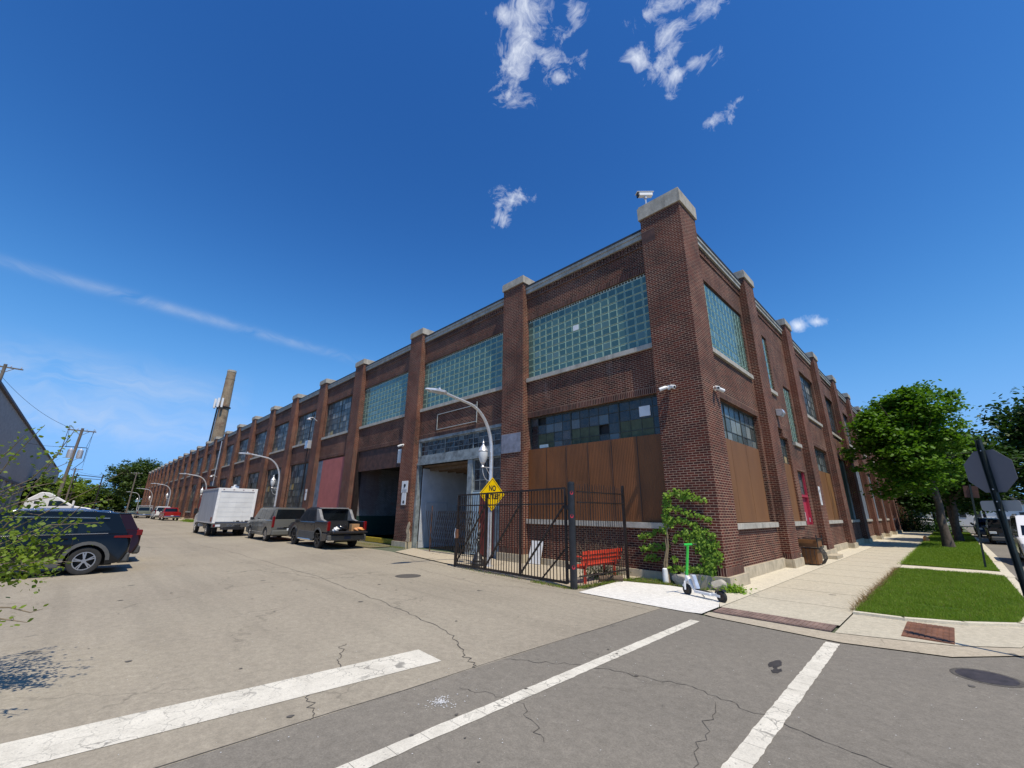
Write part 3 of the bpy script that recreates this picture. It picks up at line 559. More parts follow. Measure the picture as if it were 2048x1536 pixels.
m=MB(); fbox(m,Lf,-9.95,-9.62,REC+.03,REC+.049,2.05,2.4); m.build('notice','white',dd); m=MB(); m.bar((-10.33,REC+.02,1.0),(-10.33,REC+.02,1.35),.03); m.build('handle','galv',dd)
m=MB(); fbox(m,Lf,-9.42,b0,REC+.02,REC+.3,0,2.72); m.build('door_jamb','weathered',fac)
# empty sign frame on the spandrel
m=MB(); fr=REC-.05
for p0,p1 in (((-14.05,fr,6.0),(-14.05,fr,6.86)),((-10.75,fr,5.95),(-10.75,fr,7.0)),((-14.05,fr,6.02),(-10.75,fr,6.02)),((-14.05,fr,6.84),(-10.75,fr,6.84))): m.bar(p0,p1,.035)
tag(m.build('sign_frame','sashlight',org=(-12.4,fr,6)),'empty rectangular metal sign frame above the wide doorway','sign frame')
# bay 3: rust band, dock opening
a0,b0=min(segL[2]),max(segL[2])
m=MB(); fbox(m,Lf,a0+.25,b0-.05,REC+.06,REC+.2,4.32,HL); m.build('rusted_header','rustband',fac)
m=MB(); fbox(m,Lf,a0,a0+.25,REC,REC+.3,0,HL); fbox(m,Lf,a0+.251,a0+.33,REC-.02,REC+.3,0,4.31); m.build('door_frame','darkpaint',fac)
m=MB(); m.box(a0+.2,a0+.3,REC+.3,9,1.5,4.6); m.build('dock_side_wall','wbrick',fac)
m=MB(); m.box(a0+.2,a0+.31,REC+.31,9,0.25,1.5); m.box(a0,b0+.6,8.9,9,0,4.6); m.build('dock_wall_base','darkgreen',fac)
m=MB(); m.box(a0+.3,b0+.3,REC+.5,REC+.7,0,.25); m.build('yellow_threshold','yellow',fac)
m=MB(); m.box(a0,b0+.5,REC+.2,9,4.6,4.7); m.box(b0+.3,b0+.4,REC+.3,9,0,4.6); m.build('dock_ceiling','dkinside',fac)
# bay 4: red board + grey board
a0,b0=min(segL[3]),max(segL[3])
m=MB(); fbox(m,Lf,a0+.9,b0+.0,REC+.02,REC+.08,.4,5.56); m.build('painted_board','redpaint',fac)
m=MB(); fbox(m,Lf,a0,a0+.895,REC+.03,REC+.08,.4,HL-.15); m.build('sheet_board','bluegrey',fac)
band(Lf,a0,b0,.1,.4); fbox(wall,Lf,a0,b0,REC+.1,REC+.3,.4,HL)
# --- right facade windows
for i,(a,b_) in enumerate(segR):
    if i==0:
        blocks(Rf,a+.06,b_-.2,SU,HU-.1,14,9); o=sash(Rf,a+.1,b_-.25,SLW+.02,HL,9,8,pm='panel',major=3,d=REC+.2,sill=False)
        sillb(Rf,a+.1,b_-.25,SLW,o,ext=.1)
        for q in range(3):
            m=MB(); y0=a+.12+q*1.55; fbox(m,Rf,y0,y0+1.53,REC+.09,REC+.12,SLW+.02,4.32); m.build('brown_board','ply',fac)
        band(Rf,a,a+.06,SU-.17,HU); band(Rf,b_-.2,b_,SU-.17,HU); band(Rf,a,a+.1,SLW-.17,HL); band(Rf,b_-.25,b_,SLW-.17,HL)
    elif i==1:
        # stair bay
        N0,N1=8.75,10.02; T0,T1=11.75,13.1; W0,W1=8.5,10.75; D0,D1=11.45,12.95
        blocks(Rf,N0,N1,SU,HU-.1,4,9); 
        band(Rf,a,N0,SU-.17,HU); band(Rf,N1,T0,5.3,HU); band(Rf,T0,T1,8.2,HU); band(Rf,T1,b_,5.3,HU); band(Rf,a,N1,HL,SU-.17)
        blocks(Rf,T0,T1,5.3,8.1,4,9)
        band(Rf,a,W0,SLW-.17,HL); sash(Rf,W0,W1,4.1,HL,4,4,pm='panel',major=2,sill=False)
        m=MB(); fbox(m,Rf,W0,W1,REC+.09,REC+.14,SLW+.01,4.1); o=m.build('brown_board','ply',fac); sillb(Rf,W0,W1,SLW,o,ext=.1)
        band(Rf,W1,N1,HL,HL+.0001) if False else None
        band(Rf,N1,W1,HL,SU-.17) if False else None
        band(Rf,W1,D0,SLW-.17,5.3); band(Rf,D1,b_,SLW-.17,5.3); band(Rf,D0,D1,3.9,5.13); fbox(wall,Rf,N1,W1,REC+.002,REC+.3,HL,5.3+.0) if False else None
        fbox(sold2R,Rf,D0-.1,D1+.1,REC-.004,REC+.02,3.9,4.115); fbox(sold2R,Rf,W0-.1,W1+.1,REC-.004,REC+.02,HL,HL+.215)
        m=MB(); fbox(m,Rf,D0+.08,D1-.08,REC+.16,REC+.22,.5,2.68); dd=m.build('crimson_door','crimson',fac,bevel=.012); tag(dd,'crimson red steel door')
        m=MB(); fbox(m,Rf,D0+.5,D0+.8,REC+.148,REC+.159,1.6,2.0); m.build('notice','white',dd)
        m=MB(); m.bar(Rf(D1-.25,REC+.1,1.55),Rf(D1-.25,REC+.1,1.75),.04); m.bar(Rf(D1-.32,REC+.1,1.2),Rf(D1-.14,REC+.1,1.2),.04); m.build('handle','galv',dd)
        m=MB(); fbox(m,Rf,D0,D0+.079,REC+.05,REC+.2,.5,3.9); fbox(m,Rf,D1-.079,D1,REC+.05,REC+.2,.5,3.9); fbox(m,Rf,D0+.08,D1-.08,REC+.05,REC+.2,2.69,2.8); m.build('door_frame','crimson',fac)
        sash(Rf,D0+.08,D1-.08,2.8,3.9,1,3,pm='panel',sill=False,major=9)
        m=MB(); fbox(m,Rf,D0-.05,D1+.05,-.15,REC+.3,.0,.30); fbox(m,Rf,D0,D1,-.0,REC+.3,.301,.5); fbox(m,Rf,D0+.2,D1+.1,-.55,-.151,.0,.16); m.build('door_steps','found',fac)
    else:
        sash(Rf,a+.2,b_-.25,SU,HU,9,6,pm='paned' if i%2 else 'pane',major=3); band(Rf,a,a+.2,SU-.17,HU); band(Rf,b_-.25,b_,SU-.17,HU); band(Rf,a,a+.2,SLW-.17,HL); band(Rf,b_-.25,b_,SLW-.17,HL)
        if i==2:
            sash(Rf,a+.2,b_-.25,4.32,HL,9,3,pm='panel',major=3,sill=False,d=REC+.2); m=MB(); fbox(m,Rf,a+.2,b_-1.6,REC+.09,REC+.14,SLW+.01,4.32); o=m.build('brown_board','ply',fac); sillb(Rf,a+.2,b_-.25,SLW,o)
            m=MB(); fbox(m,Rf,b_-1.6,b_-.25,REC+.07,REC+.12,SLW+.01,4.32); m.build('stained_board','stainply',fac)
        elif i==3:
            m=MB(); fbox(m,Rf,a+.2,b_-.9,REC+.12,REC+.2,SLW+.01,HL); o=m.build('tarpaulin_panel','darkgreen',fac); sillb(Rf,a+.2,b_-.25,SLW,o); m=MB(); fbox(m,Rf,b_-.9,b_-.25,REC+.1,REC+.16,SLW+.01,HL); m.build('grey_board','weathered',fac)
        else:
            m=MB(); fbox(m,Rf,a+.2,b_-.25,REC+.1,REC+.16,SLW+.01,HL); o=m.build('grey_board','bluegrey',fac); sillb(Rf,a+.2,b_-.25,SLW,o)
w=wall.build('wall','brick',fac); dent.build('dentil_course','brick',w); sold.build('upper_soldier_course','soldier',w,uvo=(0,HU)); sold2.build('lower_soldier_course','soldier',w,uvo=(0,HL)); cop.build('coping','coping',w); found.build('foundation','found',w); foundR.build('foundation','found',w); sold2R.build('lower_soldier_course','soldier',w,uvo=(0,HL))
rf=MB(); rf.box(-170,-.5,.5,60,10.8,11.2); r=rf.build('roof','flash',fac); flash.build('roof_edge','flash',r)
m=MB(); m.box(-169.5,-169.2,.6,57,0,11); m.box(-169.2,-.6,56.3,56.8,0,11); m.build('rear_wall','shadebrick',fac)
# ------------------------------------------------------------------ chimney
M['chim']=brickmat('chimney_brick',c1=(.36,.26,.16),c2=(.27,.20,.13),mortar=(.36,.30,.22))
ch=thing('smokestack','tall tapering tan brick smokestack behind the factory with antennas halfway up','chimney',(-122,8,0))
b=MB(); b.lathe([(1.55,0),(1.40,12),(1.0,36.2)],(-122,8,0),32); b.build('shaft','chim',ch,smooth=True)
b=MB(); b.lathe([(1.08,34.2),(1.08,34.4)],(-122,8,0),32); b.build('band','chim',ch); b=MB(); b.lathe([(1.05,36.2),(1.03,36.7)],(-122,8,0),32); b.build('rim','stone',ch)
b=MB(); b.lathe([(1.45,26.6),(1.45,26.8)],(-122,8,0),24)
b.build('antenna_ring','darkpaint',ch)
for a in (-2.6,-2.1,-1.75,-.9,-.45):
    x=-122+2.15*math.cos(a); y=8+2.15*math.sin(a); b=MB(); b.box(x-.2,x+.2,y-.2,y+.2,26.3,28.7); o=b.build('antenna','white',ch); b=MB(); b.bar((x,y,26.7),(-122+1.2*math.cos(a),8+1.2*math.sin(a),26.7),.12); b.build('antenna_arm','darkpaint',o)
b=MB(); b.tube([(-122-.8,8-1.5,11),(-122-.6,8-1.35,24),(-122-.5,8-1.3,28)],.18,8); b.build('cable_run','black',ch)
# ------------------------------------------------------------------ street lamps
def lamp_meshes(px,py,lab):
    t=thing('street_lamp',lab,'street lamp',(px,py,0),group='curved arm street lamps along the factory')
    b=MB(); path=[(px,py,0),(px,py,2),(px,py,3.7)]
    for i in range(1,15):
        a=i/14*math.pi*.47; path.append((px,py-1.35*(1-math.cos(a)),3.9+2.0*math.sin(a)**.9*.93))
    path.append((px,py-2.35,5.93)); 
    r=[.085,.08,.072]+[.07-.0015*i for i in range(len(path)-3)]
    b.tube(path,r,12); b.build('pole','galv',t,smooth=True)
    b=MB(); b.tube([(px,py,.0),(px,py,.03)],.17,16); b.build('base_plate','galv',t)
    b=MB(); q=[(-.02,-.07),(.02,-.12),(.12,-.17),(.5,-.17),(.78,-.06),(.85,0),(.78,.06),(.5,.17),(.12,.17),(.02,.12),(-.02,.07)]
    b.prism(q,lambda u,v,w:(px+v,py-2.3-u,5.93-u*.02+w*(1 if u<.6 else .6)),-.045,.05); h=b.build('luminaire','galv',t,bevel=.015)
    b=MB(); b.cyl((px,py-2.55,5.97),(px,py-2.55,6.07),.045,.04); b.build('photocell','galv',h)
    b=MB(); b.box(px-.1,px+.1,py-3.0,py-2.65,5.862,5.872); b.build('lens','lens',h)
    # pendant-style lantern on a bracket
    ly=py-.42; b=MB(); b.tube([(px,py-.07,3.45),(px,ly,3.45)],.018,8); b.tube([(px,py-.07,2.95)]+[(px,py-.07-.35*math.sin(i/6*1.57),2.95+.45*(1-math.cos(i/6*1.57))) for i in range(1,7)],.014,8); b.tube([(px,py-.07,3.2),(px,py-.25,3.44)],.01,6); b.build('bracket','galv',t)
    b=MB(); b.lathe([(.05,3.42),(.07,3.46),(.045,3.5),(.055,3.56),(.10,3.62)],(px,ly,0),16); n=b.build('lantern_base','galv',t,smooth=True)
    b=MB(); b.lathe([(.10,3.62),(.15,3.75),(.175,3.9),(.17,4.0),(.14,4.03)],(px,ly,0),20); b.build('lantern_globe','lens',t,smooth=True)
    b=MB(); b.lathe([(.175,4.02),(.185,4.05),(.16,4.1),(.10,4.2),(.05,4.26),(.03,4.32),(.045,4.36),(.012,4.42),(.004,4.5)],(px,ly,0),20); b.build('lantern_cap','galv',t,smooth=True)
    return t
L0=lamp_meshes(-7.5,-1.64,'tall silver street lamp nearest the corner, carrying the yellow no outlet sign')
LT=['street lamp with curved silver arm beside the grey estate car','street lamp whose arm rises beside the front of the white box truck','far street lamp behind the red pickup truck','second farthest street lamp, above the green utility truck','farthest and smallest curved street lamp by the wooden pole']
def dup(root,loc,rz=None,label=None):
    r=root.copy(); COL.objects.link(r); r.location=loc
    if rz is not None: r.rotation_euler=(0,0,rz)
    if label: r['label']=label
    def rec(a,b):
        for ch_ in list(a.children):
            c_=ch_.copy(); COL.objects.link(c_); c_.parent=b; rec(ch_,c_)
    rec(root,r); return r
for x,l in zip([-32.9,-61.9,-94,-123,-155],LT): dup(L0,(x,-1.64,0),label=l)
# ------------------------------------------------------------------ signs
def text(body,size,name,mat,parent,loc,rot,thick=.002,sx=1.0):
    cu=bpy.data.curves.new(name,'FONT'); cu.body=body; cu.size=size; cu.align_x='CENTER'; cu.align_y='CENTER'; cu.extrude=thick; cu.offset=.004*size/.12
    ob=bpy.data.objects.new(name+'_tmp',cu); COL.objects.link(ob); dg=bpy.context.evaluated_depsgraph_get(); me=bpy.data.meshes.new_from_object(ob.evaluated_get(dg)); bpy.data.objects.remove(ob)
    me.materials.clear(); me.materials.append(M[mat]); o=bpy.data.objects.new(name,me); COL.objects.link(o); o.parent=parent; o.location=loc; o.rotation_euler=rot; o.scale=(sx,1,1); return o
M['signyellow']=plain('sign_yellow',(.80,.52,.0),.35,0,.05,bump=0)
M['signblack']=plain('sign_black',(.02,.02,.02),.5)
t=thing('warning_sign','yellow diamond no outlet sign fixed to the nearest street lamp','road sign',(-7.40,-1.64,2.49)); t.rotation_euler=(0,0,math.radians(88)); ORG[t.name]=Vector((0,0,0))
s=.60; b=MB(); r_=[(0,-s),(s*.06,-s+.03),(s-.03,-.04),(s,0),(s-.03,.04),(.04,s-.03),(0,s),(-.04,s-.03),(-s+.03,.04),(-s,0),(-s+.03,-.04),(-.04,-s+.03)]
b.prism(r_,lambda u,v,w:(u,w,v),-.004,0); b.build('plate','signyellow',t)
b=MB()
for i in range(4):
    a0_=i*math.pi/2; a1_=a0_+math.pi/2; k_=.545; b.bar((k_*math.cos(a0_),-.006,k_*math.sin(a0_)),(k_*math.cos(a1_),-.006,k_*math.sin(a1_)),.003,.016)
b.build('border','signblack',t)
text('NO',.27,'word_no','signblack',t,(0,-.006,.20),(math.pi/2,0,0),sx=.8); text('OUTLET',.235,'word_outlet','signblack',t,(0,-.006,-.10),(math.pi/2,0,0),sx=.8)
# stop sign seen from behind, with plate
M['signback']=plain('sign_back_grey',(.16,.155,.165),.6,.2,.05,2); M['post']=plain('dark_green_post',(.02,.03,.028),.55,.3,.3); M['plateback']=plain('plate_back_aluminium',(.34,.35,.34),.5,.4,.06)
t=thing('stop_sign','octagonal stop sign seen from behind on a dark channel post','road sign',(4.96,-2.61,0)); STOP=t
b=MB(); R8=.322; oc=[(R8*math.cos(math.pi/8+i*math.pi/4)/math.cos(math.pi/8)*.98,R8*math.sin(math.pi/8+i*math.pi/4)/math.cos(math.pi/8)*.98) for i in range(8)]
b.prism(oc,lambda u,v,w:(4.96+u,-2.575+w,2.55+v),0,.004); b.build('plate','signback',t)
M['signred']=plain('sign_red',(.45,.01,.012),.4,0,.05,bump=0)
b=MB(); b.prism([(x*.97,y*.97) for x,y in oc],lambda u,v,w:(4.96+u,-2.575+w,2.55+v),.0045,.006); b.build('red_face','signred',t)
text('STOP',.25,'word_stop','white',t,(0,-2.566+2.61,2.55),(math.pi/2,0,math.pi),sx=.72)
b=MB(); b.box(4.935,4.985,-2.60,-2.58,0,3.03); b.box(4.925,4.935,-2.625,-2.58,0,3.03); b.box(4.985,4.995,-2.625,-2.58,0,3.03); b.build('post','post',t)
b=MB(); b.prism([(-.23,-.075),(.23,-.075),(.25,-.05),(.25,.05),(.23,.075),(-.23,.075),(-.25,.05),(-.25,-.05)],lambda u,v,w:(4.96+u,-2.575+w,2.04+v),0,.004); b.build('lower_plate','plateback',t)
for z in (2.86,2.28,2.1,1.98):
    b=MB(); b.cyl((4.96,-2.612,z),(4.96,-2.60,z),.009,n=8); b.build('bolt','galv',t)
# second leaning post with small sign
t=thing('parking_sign','small rectangular sign on a thin black leaning post beside the lawn cross path','road sign',(4.95,12.34,0)); t.rotation_euler=(0,math.radians(4.5),0)
ORG[t.name]=Vector((0,0,0)); b=MB(); b.box(-.03,.03,-.02,.02,0,3.1); b.build('post','post',t); b=MB(); b.box(-.20,.20,.021,.026,2.60,3.05); b.build('plate','rustband',t)
t=thing('pier_sign','white parking notice with a black emblem on the brick pier left of the wide doorway','sign',(-16.35,-.02,2.8)); 
b=MB(); b.box(-16.68,-16.05,-.03,-.01,2.80,3.42); b.build('upper_plate','white',t,bevel=.004)
b=MB(); b.box(-16.6,-16.15,-.03,-.01,2.15,2.78); b.build('lower_plate','white',t,bevel=.004)
b=MB(); b.lathe([(.001,0),(.11,0),(.11,.004),(.001,.004)],(0,0,0),14); b.v=[(-16.36+x*1.0,-.033-z,3.18+y*.8) for x,y,z in b.v]; b.face([(-16.46,-.034,3.12),(-16.3,-.034,3.2),(-16.42,-.034,2.98)]); b.build('emblem','signblack',t)
b=MB(); b.cyl((-16.37,-.033,2.3),(-16.37,-.031,2.3),.09,n=14); b.build('round_mark','signblack',t)
for z in (2.95,2.9,2.85):
    b=MB(); b.box(-16.6,-16.15,-.033,-.031,z,z+.012); b.build('text_line','signblack',t)
t=thing('wall_sign','tall white notice on the brick pier beside the crimson door','sign',(.02,13.85,2.6)); b=MB(); b.box(.005,.02,13.62,14.0,2.35,3.25); b.build('plate','white',t,bevel=.003); b=MB(); b.box(.021,.024,13.74,13.86,2.95,3.1); b.build('mark','signblack',t)
for i in range(5):
    b=MB(); b.box(.021,.023,13.68,13.94,2.5+i*.07,2.51+i*.07); b.build('text_line','signblack',t)
t=thing('wall_sign','small white notice on the brick pier beside the grey and red boards','sign',(-31.2,-.02,2.9)); b=MB(); b.box(-31.4,-31.05,-.02,-.004,2.55,3.4); b.build('plate','white',t)
b=MB(); b.box(-31.3,-31.15,-.024,-.021,3.1,3.2); b.build('mark','signblack',t)
b=MB(); b.box(-8.68,-7.53,-.03,-.004,4.24,5.05); o=b.build('blank_plaque','plaque',org=(-8.1,0,4.24),bevel=.006); tag(o,'blank weathered zinc plaque on the brick pier left of the rust brown sheets','plaque')
t=thing('vent_louvre','white louvred vent on the pier beside the dock opening','vent',(-17.4,.2,5)); b=MB(); b.box(-17.75,-17.2,.16,.3,4.5,5.3); b.build('frame','whiteplastic',t)
for i in range(8):
    b=MB(); b.box(-17.72,-17.23,.13,.155,4.54+i*.09,4.58+i*.09); b.build('louvre','galv',t)
bm_=MB(); r_2=random.Random(4); pp=[(-15.95,.08),(-15.86,.35),(-15.98,.6),(-15.9,.85),(-15.82,1.02),(-15.7,1.05),(-15.62,.9),(-15.70,.7),(-15.6,.5),(-15.55,.2),(-15.56,.06)]
M['plaster']=plain('crumbling_plaster',(.50,.38,.24),.9,0,.4,9,bump=.6); bm_.prism(pp,lambda u,v,w:(u+.1,w,v+.25),-.018,-.001); bm_.build('plaster_patch','plaster',fac)
# ------------------------------------------------------------------ cameras and wall lights
def camhead(px,py,pz,dx,dy,lab,two=True):
    t=thing('security_camera',lab,'security camera',(px,py,pz)); d=Vector((dx,dy,0)).normalized(); n=Vector((-d.y,d.x,0))
    c=Vector((px,py,pz)); b=MB(); b.cyl(c,c+d*.05,.07,n=14); b.build('mount','whiteplastic',t)
    for s in ((-1,1) if two else (1,)):
        a=c+d*.09+n*.09*s; e=(d*.6+n*.8*s+Vector((0,0,-.35))).normalized(); b=MB(); b.tube([a-e*.05,a+e*.0,a+e*.2,a+e*.21],[.04,.06,.06,.045],12); o=b.build('housing','whiteplastic',t,smooth=True); b=MB(); b.cyl(a+e*.211,a+e*.214,.035,n=10); b.build('lens','black',o)
        b=MB(); b.tube([c+d*.04,a],.018,6); b.build('arm','whiteplastic',t)
camhead(-1.0,-.01,5.66,0,-1,'pair of white cameras on the left face of the corner pier'); camhead(.01,.9,5.62,1,0,'pair of white cameras on the right face of the corner pier'); camhead(-16.9,-.01,5.45,0,-1,'white twin floodlight cameras on the pier above the parking notice')
t=thing('roof_camera','white box camera on a thin stalk atop the corner pier cap','security camera',(-1.3,.3,12.74)); b=MB(); b.cyl((-1.3,.3,12.73),(-1.3,.3,13.25),.03,n=8); b.cyl((-1.3,.3,13.25),(-1.3,.3,13.33),.06,n=10); b.build('stalk','galv',t)
b=MB(); e=Vector((-.62,-.78,-.12)).normalized(); c=Vector((-1.3,.3,13.42)); b.bar(c-e*.27,c+e*.27,.17,.15); o=b.build('housing','whiteplastic',t,bevel=.015); b=MB(); b.bar(c+e*.271,c+e*.31,.17,.15); b.build('hood','black',o); b=MB(); b.bar(c-e*.31+Vector((0,0,.085)),c+e*.36+Vector((0,0,.085)),.21,.012); b.build('sunshield','whiteplastic',o)
def wallpack(fn,u,z,lab):
    p=fn(u,REC-.02,z); t=thing('wall_light',lab,'wall light',p); b=MB()
    b.prism([(0,-.14),(.16,-.18),(.30,-.02),(.26,.13),(0,.16)],lambda a,v,w:fn(u+w,REC-.02-a,z+v),-.17,.17); b.build('housing','galv',t,bevel=.01); b=MB(); b.prism([(.17,-.185),(.31,-.03),(.32,-.05),(.18,-.2)],lambda a,v,w:fn(u+w,REC-.02-a,z+v),-.14,.14); b.build('lens','lens',t)
wallpack(Rf,9.5,6.35,'grey wall light above the narrow board window on the street side'); wallpack(Rf,29.6,6.4,'small grey wall light farther down the street side wall')
def goose(x,z,lab):
    t=thing('wall_light',lab,'wall light',(x,0,z)); b=MB(); b.tube([(x,0,z),(x,-.35,z+.25),(x,-.6,z+.2)],.03,8); b.build('arm','galv',t); b=MB(); b.lathe([(.02,.1),(.08,.06),(.2,-.08)],(x,-.65,z+.1),14); b.build('shade','galv',t)
goose(-31.2,8.9,'small gooseneck light on the upper left facade by the first steel windows'); goose(-66.5,6.0,'white gooseneck light above the red porch')
t=thing('junction_box','grey metal box on the wall under the sixth upper window sill','electrical box',(-32.2,0,7)); b=MB(); b.box(-32.5,-31.9,-.25,REC,6.7,7.35); b.build('case','galv',t,bevel=.01); b=MB(); b.box(-32.45,-31.95,-.262,-.252,6.75,7.3); b.build('cover','galv',t)
b=MB(); b.tube([(-31.9,-.05,9.6),(-32.25,-.08,8.9),(-32.3,-.08,7.36)],.04,8); b.tube([(-32.2,-.08,6.69),(-32.3,-.08,0)],.04,8); b.build('conduit','darkpaint',t)
t=thing('red_porch','projecting red brick porch on the left facade behind the box truck','porch',(-66,0,0)); b=MB(); b.box(-67.2,-64.9,-1.3,-.01,0,4.6); M['redbrickpaint']=brickmat('red_painted_brick',c1=(.25,.05,.035),c2=(.20,.04,.03),mortar=(.22,.06,.045)); b.build('wall','redbrickpaint',t); b=MB(); b.box(-67.3,-64.8,-1.4,-.01,4.601,4.75); b.build('roof','flash',t)
b=MB(); b.tube([(-67.8,-.06,11.2),(-67.8,-.06,4)],.05,8); b.build('pipe','galv',t)
# ------------------------------------------------------------------ gate, post, fences
def iron_gate():
    t=thing('driveway_gate','black steel swing gate of vertical bars with three panels and diagonal braces','gate',(-2.85,-2.9,0))
    A=Vector((-8.12,-2.63,0)); B=Vector((-3.02,-2.86,0)); d=(B-A).normalized(); L=(B-A).length; zt=lambda s:2.42+.10*s/L; zb=lambda s:.10-.0*s
    P_=lambda s,z:A+d*s+Vector((0,0,z))
    b=MB(); W_=.05
    b.bar(P_(0,zb(0)),P_(L,zb(L)),.05,.06); b.bar(P_(0,zt(0)),P_(L,zt(L)),.05,.05); b.bar(P_(0,2.06),P_(L,2.10),.04,.04); b.build('rails','darkpaint',t)
    st=[0,L*.315,L*.645,L]
    for s in st:
        b=MB(); b.bar(P_(s,.08),P_(s,zt(s)),.06,.06); b.build('stile','darkpaint',t)
    n=42
    for i in range(1,n):
        s=L*i/n
        if min(abs(s-q) for q in st)<.05: continue
        b=MB(); b.bar(P_(s,.11),P_(s,zt(s)),.018,.018); b.build('picket','darkpaint',t)
    for a,c in zip(st[:-1],st[1:]):
        b=MB(); b.bar(P_(a+.05,.15)+Vector((0,-.03,0)),P_(c-.03,2.04)+Vector((0,-.03,0)),.035,.05); b.build('brace','darkpaint',t)
    b=MB(); b.bar(P_(st[2]+.6,-.0)+Vector((0,.25,0)),P_(L,.95),.035); b.build('kick_brace','darkpaint',t)
    b=MB(); b.bar(P_(.0,.95),P_(.0,1.25),.09,.10); b.build('latch','rustiron',t)
    for z in (.5,2.0):
        b=MB(); b.bar(P_(L,z),P_(L+.2,z),.05,.12); b.build('hinge','darkpaint',t)
iron_gate()
t=thing('gate_latch_post','short black iron post at the free end of the gate with a hanging chain','post',(-8.2,-2.62,0)); b=MB(); b.cyl((-8.22,-2.6,0),(-8.22,-2.6,1.3),.035,n=10); b.build('post','darkpaint',t)
b=MB(); b.tube([(-8.18,-2.66,1.28),(-8.2,-2.68,1.1),(-8.17,-2.68,.95)],.015,6); b.build('chain','galv',t)
t=thing('gate_post','thick black steel gate post with red painted dots','post',(-2.73,-2.96,0)); b=MB(); b.lathe([(.095,0),(.095,2.6),(.10,2.6),(.10,2.65),(.06,2.68)],(-2.73,-2.96,0),24); b.build('tube','black',t,smooth=True)
M['reddot']=plain('red_dot_paint',(.5,.02,.04),.6)
vd=(Vector((4.44,-12.3,0))-Vector((-2.73,-2.96,0))).normalized()
for z,off in ((2.38,.1),(1.78,.0),(.52,.05)):
    b=MB(); a0_=math.atan2(vd.y,vd.x)+off; V=[]
    for k_ in range(12):
        q=2*math.pi*k_/12; aa=a0_+.5*math.cos(q)*.9; V.append((-2.73+.0965*math.cos(aa),-2.96+.0965*math.sin(aa),z+.05*math.sin(q)))
    b.face(V); b.build('red_dot','reddot',t)
t=thing('side_fence','brown steel picket fence between the gate post and the factory wall','fence',(-2.62,-1.7,0))
A=Vector((-2.66,-2.80,0)); B=Vector((-2.60,-.52,0))
for z in (2.42,2.14,.28): 
    b=MB(); b.bar(A+Vector((0,0,z)),B+Vector((0,0,z)),.035); b.build('rail','darkpaint',t)
for i in range(20):
    p=A+(B-A)*(i/20+.01); b=MB(); h=2.62+random.uniform(-.03,.05); b.tube([p+Vector((0,0,.06)),p+Vector((0,0,h-.06)),p+Vector((0,0,h))],[.009,.009,.003],6); b.build('picket','darkpaint',t)
b=MB(); b.bar(B,B+Vector((0,0,2.68)),.06); b.build('end_post','darkpaint',t)
t=thing('folding_gate','dark folding lattice gate across the wide doorway','gate',(-12,-.1,0))
for s in (1,-1):
    for i in range(22):
        x=-13.4+i*.17; 
        b=MB(); b.bar((x,-.12+.012*s,1.02-.85),(x+.55*s,-.12+.012*s,1.02+.85),.014,.022); b.build('lattice_bar','darkpaint',t)
for x in (-13.45,-9.9):
    b=MB(); b.bar((x,-.12,.0),(x,-.12,2.1),.035); b.build('upright','rustiron',t)
# ornamental bollard
t=thing('ornamental_bollard','short black cast iron ornamental post with a ball finial behind the gate','bollard',(-7.85,-1.85,0)); b=MB(); b.lathe([(.24,0),(.24,.10),(.20,.14),(.21,.2),(.17,.24),(.15,.34),(.10,.40),(.05,.46)],(-7.85,-1.85,0),20); b.build('base','black',t,smooth=True)
b=MB(); b.lathe([(.045,.46),(.035,.8),(.06,.86),(.035,.9),(.055,.97),(.03,1.0)],(-7.85,-1.85,0),14); b.build('shaft','black',t,smooth=True); b=MB(); b.lathe([(.01,1.0),(.05,1.03),(.065,1.08),(.045,1.13),(.008,1.2)],(-7.85,-1.85,0),14); b.build('finial','black',t,smooth=True)
b=MB(); b.prism([(-7.2,.02),(-6.58,.02),(-6.52,.82),(-7.1,.82)],lambda u,v,w:(u,.05+v*.18+w,v),0,.02); tag(b.build('leaning_panel','white',org=(-6.9,.1,0)),'white panel leaning against the brick wall behind the gate','panel')
# ------------------------------------------------------------------ red bench
M['benchred']=plain('bench_red',(.62,.055,.025),.4,0,.12,5)
t=thing('bench','bright red slatted bench behind the brown picket fence','bench',(-3.2,-1.4,0)); y0,y1=-2.35,-.35
for i in range(4):
    b=MB(); x=-3.02-i*.105; b.box(x-.045,x+.045,y0,y1,.43,.455); b.build('seat_slat','benchred',t,bevel=.004)
for i in range(3):
    b=MB(); z=.58+i*.11; x=-2.93+i*.03; b.box(x-.012,x+.012,y0,y1,z-.045,z+.045); b.build('back_slat','benchred',t,bevel=.004)
for y in (y0+.25,y1-.25):
    b=MB(); b.bar((-3.0,y,0),(-3.0,y,.43),.05); b.bar((-3.35,y,0),(-3.35,y,.43),.05); b.bar((-3.4,y,.4),(-2.98,y,.4),.05); b.bar((-2.97,y,.4),(-2.84,y,.86),.04); b.build('leg','benchred',t)
    b=MB(); b.tube([(-3.42,y,.43),(-3.43,y,.62),(-3.36,y,.68),(-3.05,y,.68),(-2.92,y,.6)],.02,8); b.build('armrest','benchred',t,smooth=True)
